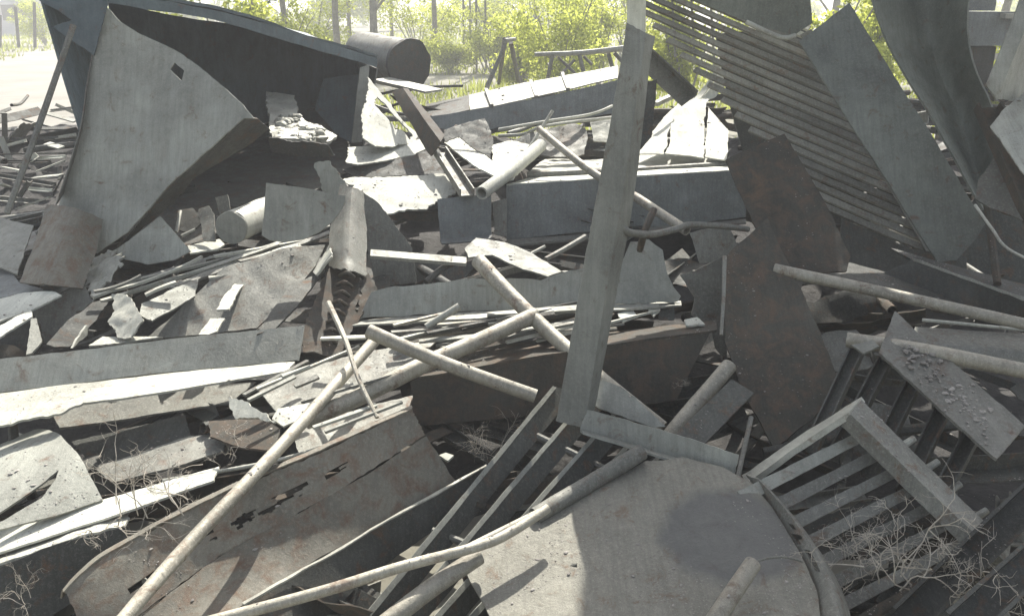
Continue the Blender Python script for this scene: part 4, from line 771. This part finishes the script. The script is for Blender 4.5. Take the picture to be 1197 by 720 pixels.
# lower left
P('round_cover', 'grey', [(-45, 520), (-10, 497), (30, 487), (70, 512), (95, 538), (115, 570), (60, 592), (0, 613), (-45, 626)], [(30, 487, 2.95), (115, 570, 2.5), (-45, 626, 2.3)], 'pale rounded cover plate with jagged crack at the left edge', bend=.10, warp=.004, rag=.002, holes=[[(-30, 612), (0, 600), (25, 584), (50, 568), (70, 553), (66, 562), (48, 580), (30, 590), (2, 606), (-30, 620)]])
lb_ = empty('long_board', (100, 610, 2.4), 'long bright board with a rough lower ledge running right from the left edge', 'steel sheet')
sheet('top_strip', 'white', [[(-50, 636, 2.36), (100, 590, 2.5), (256, 546, 2.68)], [(-50, 662, 2.24), (100, 613, 2.38), (250, 562, 2.56)]], parent=lb_, nv=3, rag=.004)
sheet('rough_ledge', 'light', [[(-50, 662, 2.3), (60, 625, 2.4), (152, 592, 2.5)], [(-50, 684, 2.16), (60, 636, 2.29), (148, 613, 2.38)]], parent=lb_, nv=5, rag=.014, warp=.02)
sheet('dark_side', 'dark', [[(-50, 686, 2.155), (60, 638, 2.285), (150, 615, 2.375)], [(-50, 800, 2.0), (60, 720, 2.2), (165, 655, 2.33)]], parent=lb_, nv=5)
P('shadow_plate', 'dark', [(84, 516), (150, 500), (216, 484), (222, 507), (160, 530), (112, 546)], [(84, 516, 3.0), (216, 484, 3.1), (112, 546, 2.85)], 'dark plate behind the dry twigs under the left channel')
P('slanted_plate', 'mid', [(108, 546), (160, 530), (222, 510), (262, 505), (262, 528), (200, 548), (130, 562)], [(108, 546, 2.78), (262, 505, 2.95), (130, 562, 2.68)], 'grey brown plate crossed by the dry twigs below the dark plate')
P('torn_sheet', 'light', [(-10, 486), (45, 471), (98, 471), (70, 484), (36, 492), (-10, 500)], [G(-10, 486, .03), G(98, 471, .03), G(36, 492, .03)], 'torn pale sheet just below the left end of the left channel', rag=.01)
P('under_plate', 'mid', [(60, 482), (120, 462), (230, 452), (300, 446), (270, 470), (160, 486), (70, 500)], [(60, 482, 3.15), (300, 446, 3.3), (70, 500, 3.05)], 'shaded plate directly under the bright face of the left channel')
P('brown_scrap', 'rust', [(244, 492), (270, 490), (310, 488), (328, 500), (320, 524), (280, 522), (246, 510)], [(244, 492, 2.95), (328, 500, 2.85), (280, 522, 2.75)], 'brown torn scrap left of the longest pale pipe')
P('torn_strip', 'light', [(268, 464), (284, 470), (308, 480), (322, 494), (300, 490), (276, 490)], [G(268, 464, .08), G(322, 494, .08), G(276, 490, .05)], 'ragged pale strip on top of the brown torn scrap', rag=.01)
P('pale_flap', 'light', [(324, 478), (362, 471), (352, 490), (332, 498), (318, 490)], [G(324, 478, .06), G(362, 471, .06), G(332, 498, .04)], 'small pale flap left of the open end of the thick grey pipe')
P('centre_plate', 'mid', [(300, 452), (350, 430), (400, 420), (480, 404), (510, 400), (480, 430), (420, 456), (360, 486), (322, 478)], [G(300, 452, -.04), G(510, 400, -.04), G(360, 486, -.04)], 'broad grey plate beneath the crossing pipes', warp=.02)
P('side_plate', 'mid', [(340, 505), (440, 472), (482, 462), (478, 482), (390, 520), (350, 530)], [G(340, 505, -.06), G(482, 462, -.06), G(350, 530, -.06)], 'grey strip plate under the thick grey pipe above the gutter')
rod('thin_rod', 'light', [(190, 562, 2.62), (300, 543, 2.66), (360, 528, 2.66), (402, 512, 2.7)], 5, 5, 'thin pale rod from the long bright board to the gutter edge')
rod('thin_rod', 'light', [(330, 550, 2.6), (375, 524, 2.66), (398, 512, 2.7)], 4, 4, 'short pale rod right beside the longest pipe above the gutter')
for i, (a, b, wp) in enumerate([((285, 462), (360, 422), 6), ((300, 455), (420, 405), 5), ((330, 440), (362, 428), 8), ((290, 468), (345, 440), 5), ((345, 452), (372, 440), 7), ((375, 396), (428, 394), 6), ((366, 500), (440, 474), 6), ((380, 505), (470, 470), 4), ((352, 470), (470, 435), 4)]):
    A = G(*a, .04 + .008 * i); B = G(*b, .05 + .008 * i); bar('flat_bar', ['mid', 'light', 'white', 'grey'][i % 4], A, B, Fprof(px2r(A, wp) * 2, .01), label='thin flat strip among the pipes left of the centre', group='thin strips among the crossing pipes', tw=rnd.uniform(-.4, .4))
for i in range(22):
    x = rnd.uniform(440, 640); y = 388 - (x - 440) * .05 + rnd.uniform(-14, 20); L = rnd.uniform(40, 150); sl = rnd.uniform(-.28, -.05)
    A = G(x, y, rnd.uniform(.0, .06)); B = G(x + L, y + sl * L, rnd.uniform(.0, .06)); bar('flat_bar', ['mid', 'light', 'dark', 'grey', 'pipe'][i % 5], A, B, Fprof(px2r(A, rnd.uniform(4, 9)) * 2, .01), label='thin flat strip lying between torn beam and rusty beam', group='thin strips between the two centre beams', tw=rnd.uniform(-.7, .7))
pipe('short_pipe', 'light', [(498, 382, 3.45), (537, 358, 3.5)], 8, 9, 'short thin pipe rising over the lower edge of the torn centre beam')
P('glint_plate', 'white', [(722, 366), (740, 362), (746, 370), (728, 376)], [G(722, 366, .02), G(740, 362, .02), G(728, 376, .02)], 'small bright chip right of the leaning angle iron below the torn beam')
P('glint_plate', 'white', [(758, 362), (772, 361), (764, 370)], [G(758, 362, .02), G(772, 361, .02), G(764, 370, .02)], 'tiny bright triangle chip near the right end of the torn beam')
P('glint_plate', 'white', [(800, 374), (815, 371), (824, 380), (802, 380)], [G(800, 374, .05), G(815, 371, .05), G(802, 380, .05)], 'small bright chip by the right end of the rusty beam')
P('block', 'dark', [(770, 356), (788, 354), (788, 374), (770, 374)], [(770, 356, 3.7), (788, 354, 3.7), (788, 374, 3.65)], 'dark square block under the right end of the torn beam')
P('dark_gap_backing', 'dark', [(560, 486), (660, 478), (800, 458), (850, 440), (880, 500), (760, 520), (700, 520)], [(560, 486, 3.35), (850, 440, 3.45), (760, 520, 3.2)], 'dark plate deep behind the foot of the leaning angle iron')
P('pale_flake', 'white', [(513, 532), (521, 528), (530, 531), (524, 537)], [G(513, 532, -.1), G(530, 531, -.1), G(524, 537, -.1)], 'single pale flake in the dark gap left of the grille')

# ============================================================ dry brush
def brush(base, scale, seed, label, n=26, up=1.0):
    rd = random.Random(seed); geo = []
    def grow(p, d, L, r, dep):
        k = 4; pts = [p]; q = p.copy(); dd = d.copy()
        for i in range(k):
            dd = (dd + Vector((rd.gauss(0, .28), rd.gauss(0, .28), rd.gauss(0, .22)))).normalized(); q = q + dd * L / k; pts.append(q.copy())
        geo.append(tube_geo(pts, r, r * .5, hollow=False, seg=4, n=6))
        if dep > 0:
            for i in range(rd.choice((2, 3, 3))):
                s = rd.choice(pts[2:]); nd = (dd + Vector((rd.gauss(0, .8), rd.gauss(0, .6), rd.gauss(0, .7)))).normalized(); grow(s, nd, L * rd.uniform(.5, .8), r * .62, dep - 1)
    for i in range(n):
        d = Vector((rd.gauss(0, .7), rd.gauss(0, .4), up * abs(rd.gauss(.4, .5)))).normalized(); p = base + Vector((rd.gauss(0, .35), rd.gauss(0, .2), rd.gauss(0, .1))) * scale
        grow(p, d, scale * rd.uniform(.35, .8), scale * .011, 3)
    return tag(link('dry_brush', *join_geo(geo), 'twig'), label, 'dry twigs', 'dead twigs caught in the scrap')
brush(G(170, 600, .13), .20, 3, 'pale tangle of dry twigs over the long bright board at the lower left', 10)
brush(G(262, 545, .02), .14, 4, 'small dry twigs right of the pale tangle near the brown scrap', 4)
brush(G(1045, 690, -.02), .26, 5, 'large tangle of dead grey twigs below the slatted rack', 11)
brush(G(1000, 650, -.06), .16, 6, 'dead twigs at the right rim of the round tank end', 10)
brush(G(1120, 700, -.04), .15, 7, 'dead twigs beside the lower right corner beams', 8)
brush(G(568, 530, -.22), .14, 8, 'thin twigs deep in the dark gap left of the grille', 8)
brush(G(8, 705, .0), .10, 9, 'few pale twigs at the bottom left corner', 4)
brush(G(800, 450, -.05), .05, 10, 'tiny pale twig tuft in front of the dark plate right of the leaning angle iron', 5)

# crumbs on the dirty plate
g = []; rd = random.Random(3); a, b, c = Yp(1046, 364, 3.05), Yp(1197, 500, 2.45), Yp(1028, 411, 2.8)
n_ = (b - a).cross(c - a).normalized(); n_ = n_ if n_.z > 0 else -n_
for i in range(170):
    u = rd.uniform(.12, .8); v = min(.95, max(.1, rd.gauss(.55, .17))); p = a + (b - a) * u + (c - a) * v + n_ * .008
    g.append(lump(p, rd.uniform(.0015, .005) if rd.random() < .85 else rd.uniform(.005, .009), rd))
dp = [o for o in C.objects if o.name == 'dirty_plate'][0]
cr = link('dirt_crumbs', *join_geo(g), 'chips', dp); cr['kind'] = 'stuff'

# ============================================================ filler scrap in the gaps
rd = random.Random(21); protos = []
def piece_geo(kind, L, wd):
    A, B = Vector((-L / 2, 0, 0)), Vector((L / 2, 0, 0))
    if kind == 0: return sweep(A, B, Fprof(wd, .008), UPZ, sag=.02, rag=.02, tw=rd.uniform(-.5, .5))
    if kind == 1: return sweep(A, B, Lprof(wd, wd * .8, .007), UPZ, sag=.02, rag=.01)
    if kind == 2: return tube_geo([A, (A + B) / 2 + Vector((0, rd.uniform(-.04, .04), rd.uniform(-.03, .03))), B], wd * .22, wd * .22, seg=10)
    if kind == 3: return sweep(A, B, Uprof(wd, wd * .5, .008), UPZ, sag=.01, rag=.01)
    vs = []; k = 12; nx = 12; ny = 7                       # torn sheet
    sd = rd.random() * 50; vs = [Vector(((i / (nx - 1) - .5) * L * .6, (j / (ny - 1) - .5) * wd * 2.4, 0)) for j in range(ny) for i in range(nx)]
    vs = [v + Vector((.05 * noise.noise(v * 9 + Vector((sd, 0, 0))), .05 * noise.noise(v * 9 + Vector((0, sd, 0))), .09 * noise.noise(v * 3.5 + Vector((0, 0, sd))))) for v in vs]
    fs = [(j * nx + i, j * nx + i + 1, (j + 1) * nx + i + 1, (j + 1) * nx + i) for j in range(ny - 1) for i in range(nx - 1)]
    return solid(vs, fs, .006)
names = ['flat_bar', 'angle_iron', 'pipe_offcut', 'channel_offcut', 'torn_sheet']
labs = ['loose flat strip buried in the gaps of the scrap heap', 'loose angle iron buried in the gaps of the scrap heap', 'loose pipe piece buried in the gaps of the scrap heap', 'loose channel piece buried in the gaps of the scrap heap', 'loose torn sheet piece buried in the gaps of the scrap heap']
grp = ['flat strips in the gaps', 'angle irons in the gaps', 'pipe pieces in the gaps', 'channel pieces in the gaps', 'torn sheets in the gaps']
pool = []
for k in range(5):
    for j in range(6): pool.append((k, piece_geo(k, rd.uniform(.35, 1.2), rd.uniform(.04, .14))))
meshes = []
def world_bvh(skip):
    bpy.context.view_layer.update(); vs = []; ps = []
    for o in C.objects:
        if o.type != 'MESH' or o.name.split('.')[0] in skip: continue
        mw = o.matrix_world; s = len(vs); vs += [mw @ v.co for v in o.data.vertices]; ps += [tuple(i + s for i in p.vertices) for p in o.data.polygons]
    return BVHTree.FromPolygons(vs, ps)
hand = world_bvh(('crown', 'foliage', 'meadow_grass', 'far_woodland', 'dry_brush', 'ground', 'road', 'stem', 'trunk', 'scrap_dirt_mound', 'wall', 'haze'))
def pokes(me, M4):
    n = 0; vs = me.vertices; st = max(1, len(vs) // 40); t = 0
    for v in vs[::st] if False else [vs[i] for i in range(0, len(vs), st)]:
        p = M4 @ v.co; d = p - CAM; t += 1
        if hand.ray_cast(CAM, d.normalized(), d.length)[0] is None and hand.ray_cast(p + d.normalized() * .002, d.normalized(), .9)[0] is not None: n += 1
    return n / t
for k, (v, f) in pool:
    for mt in ('mid', 'dark', 'rust', 'dark'):
        me = bpy.data.meshes.new(names[k]); me.from_pydata([tuple(q) for q in v], [], f); me.update(); me.materials.append(M[mt]); me.shade_smooth(); me.set_sharp_from_angle(angle=R(35)); meshes.append((k, me))
for i in range(520):
    y = 1.95 + 6.6 * rd.random() ** 1.15; x = rd.uniform(-.66 * y - .2, .66 * y + .2)
    if x < -.42 * y and y > 5.5 and rd.random() < .6: continue
    z = zvis(x, y) - rd.uniform(.10, .34); k, me = rd.choice(meshes)
    if x > .25 * y: z += .04
    s = min(1.0, .35 + y * .13); rot = Vector((rd.uniform(-.9, .9), rd.gauss(0, .13) - .02, rd.gauss(.2, .8))); ok = False
    from mathutils import Euler
    for q in range(3):
        if pokes(me, Matrix.LocRotScale(Vector((x, y, z)), Euler(rot), Vector((s, s, s)))) < .10: ok = True; break
        z -= .07
    if not ok: continue
    o = bpy.data.objects.new(names[k], me); C.objects.link(o); o.location = (x, y, z); o.scale = (s, s, s); o.rotation_euler = rot; tag(o, labs[k], 'steel offcut', grp[k])
# small flakes lying on whatever is below them
bpy.context.view_layer.update()
dg = bpy.context.evaluated_depsgraph_get(); vs = []; ps = []
skip = ('crown', 'foliage', 'meadow_grass', 'far_woodland', 'dry_brush', 'ground', 'road', 'stem', 'trunk')
for o in C.objects:
    if o.type != 'MESH' or o.name.split('.')[0] in skip: continue
    mw = o.matrix_world; s = len(vs); vs += [mw @ v.co for v in o.data.vertices]; ps += [tuple(i + s for i in p.vertices) for p in o.data.polygons]
bvh = BVHTree.FromPolygons(vs, ps); g = []; gv = []; gf = []; bmi = bmesh.new(); bmesh.ops.create_icosphere(bmi, subdivisions=1, radius=1); iv = [v.co.copy() for v in bmi.verts]; jf = [tuple(q.index for q in f.verts) for f in bmi.faces]; bmi.free()
cnt = 0
for i in range(30000):
    y = 1.8 + 6.8 * rd.random() ** 1.5; x = rd.uniform(-.68 * y, .68 * y); h, nrm, idx, dist = bvh.ray_cast(Vector((x, y, 3.4)), Vector((0, 0, -1)))
    if h is None or abs(nrm.z) < .72: continue
    if h.z > 1.6 or noise.noise(Vector((x * 3, y * 3, 1))) < .0: continue
    r = rd.uniform(.0008, .0026) * (1 + (rd.random() < .04) * 1.5) * (.55 + y * .16); s = len(gv); an = rd.uniform(0, 6.3); q = rd.uniform(.25, .7)
    ca, sa = math.cos(an), math.sin(an); j = [rd.uniform(.6, 1.4) for _ in iv]
    for v, jj in zip(iv, j): vx, vy = v.x * r * 1.5 * jj, v.y * r * jj; gv.append((h.x + vx * ca - vy * sa, h.y + vx * sa + vy * ca, h.z + v.z * r * q + r * q * .5))
    gf += [tuple(a + s for a in f) for f in jf]; cnt += 1
tag(link('rust_flakes', gv, gf, 'chips', smooth=False), 'small flakes of rust and grit lying on the scrap', 'rust flakes', kind='stuff')

# ============================================================ haze
hz = link('haze', *box_geo(-420, 420, -40, 620, -1.5, 16), 'grey', smooth=False, recenter=False); tag(hz, 'pale sunlit haze in the air over the yard', 'haze', kind='stuff')
hm = bpy.data.materials.new('haze_air'); hm.use_nodes = True; nt = hm.node_tree
for n in list(nt.nodes): nt.nodes.remove(n)
out = nn(nt, 'ShaderNodeOutputMaterial'); pv = nn(nt, 'ShaderNodeVolumePrincipled'); pv.inputs['Density'].default_value = .0048; pv.inputs['Color'].default_value = (.97, .98, 1, 1); pv.inputs['Anisotropy'].default_value = .15
nt.links.new(pv.outputs[0], out.inputs['Volume']); hz.data.materials.clear(); hz.data.materials.append(hm)
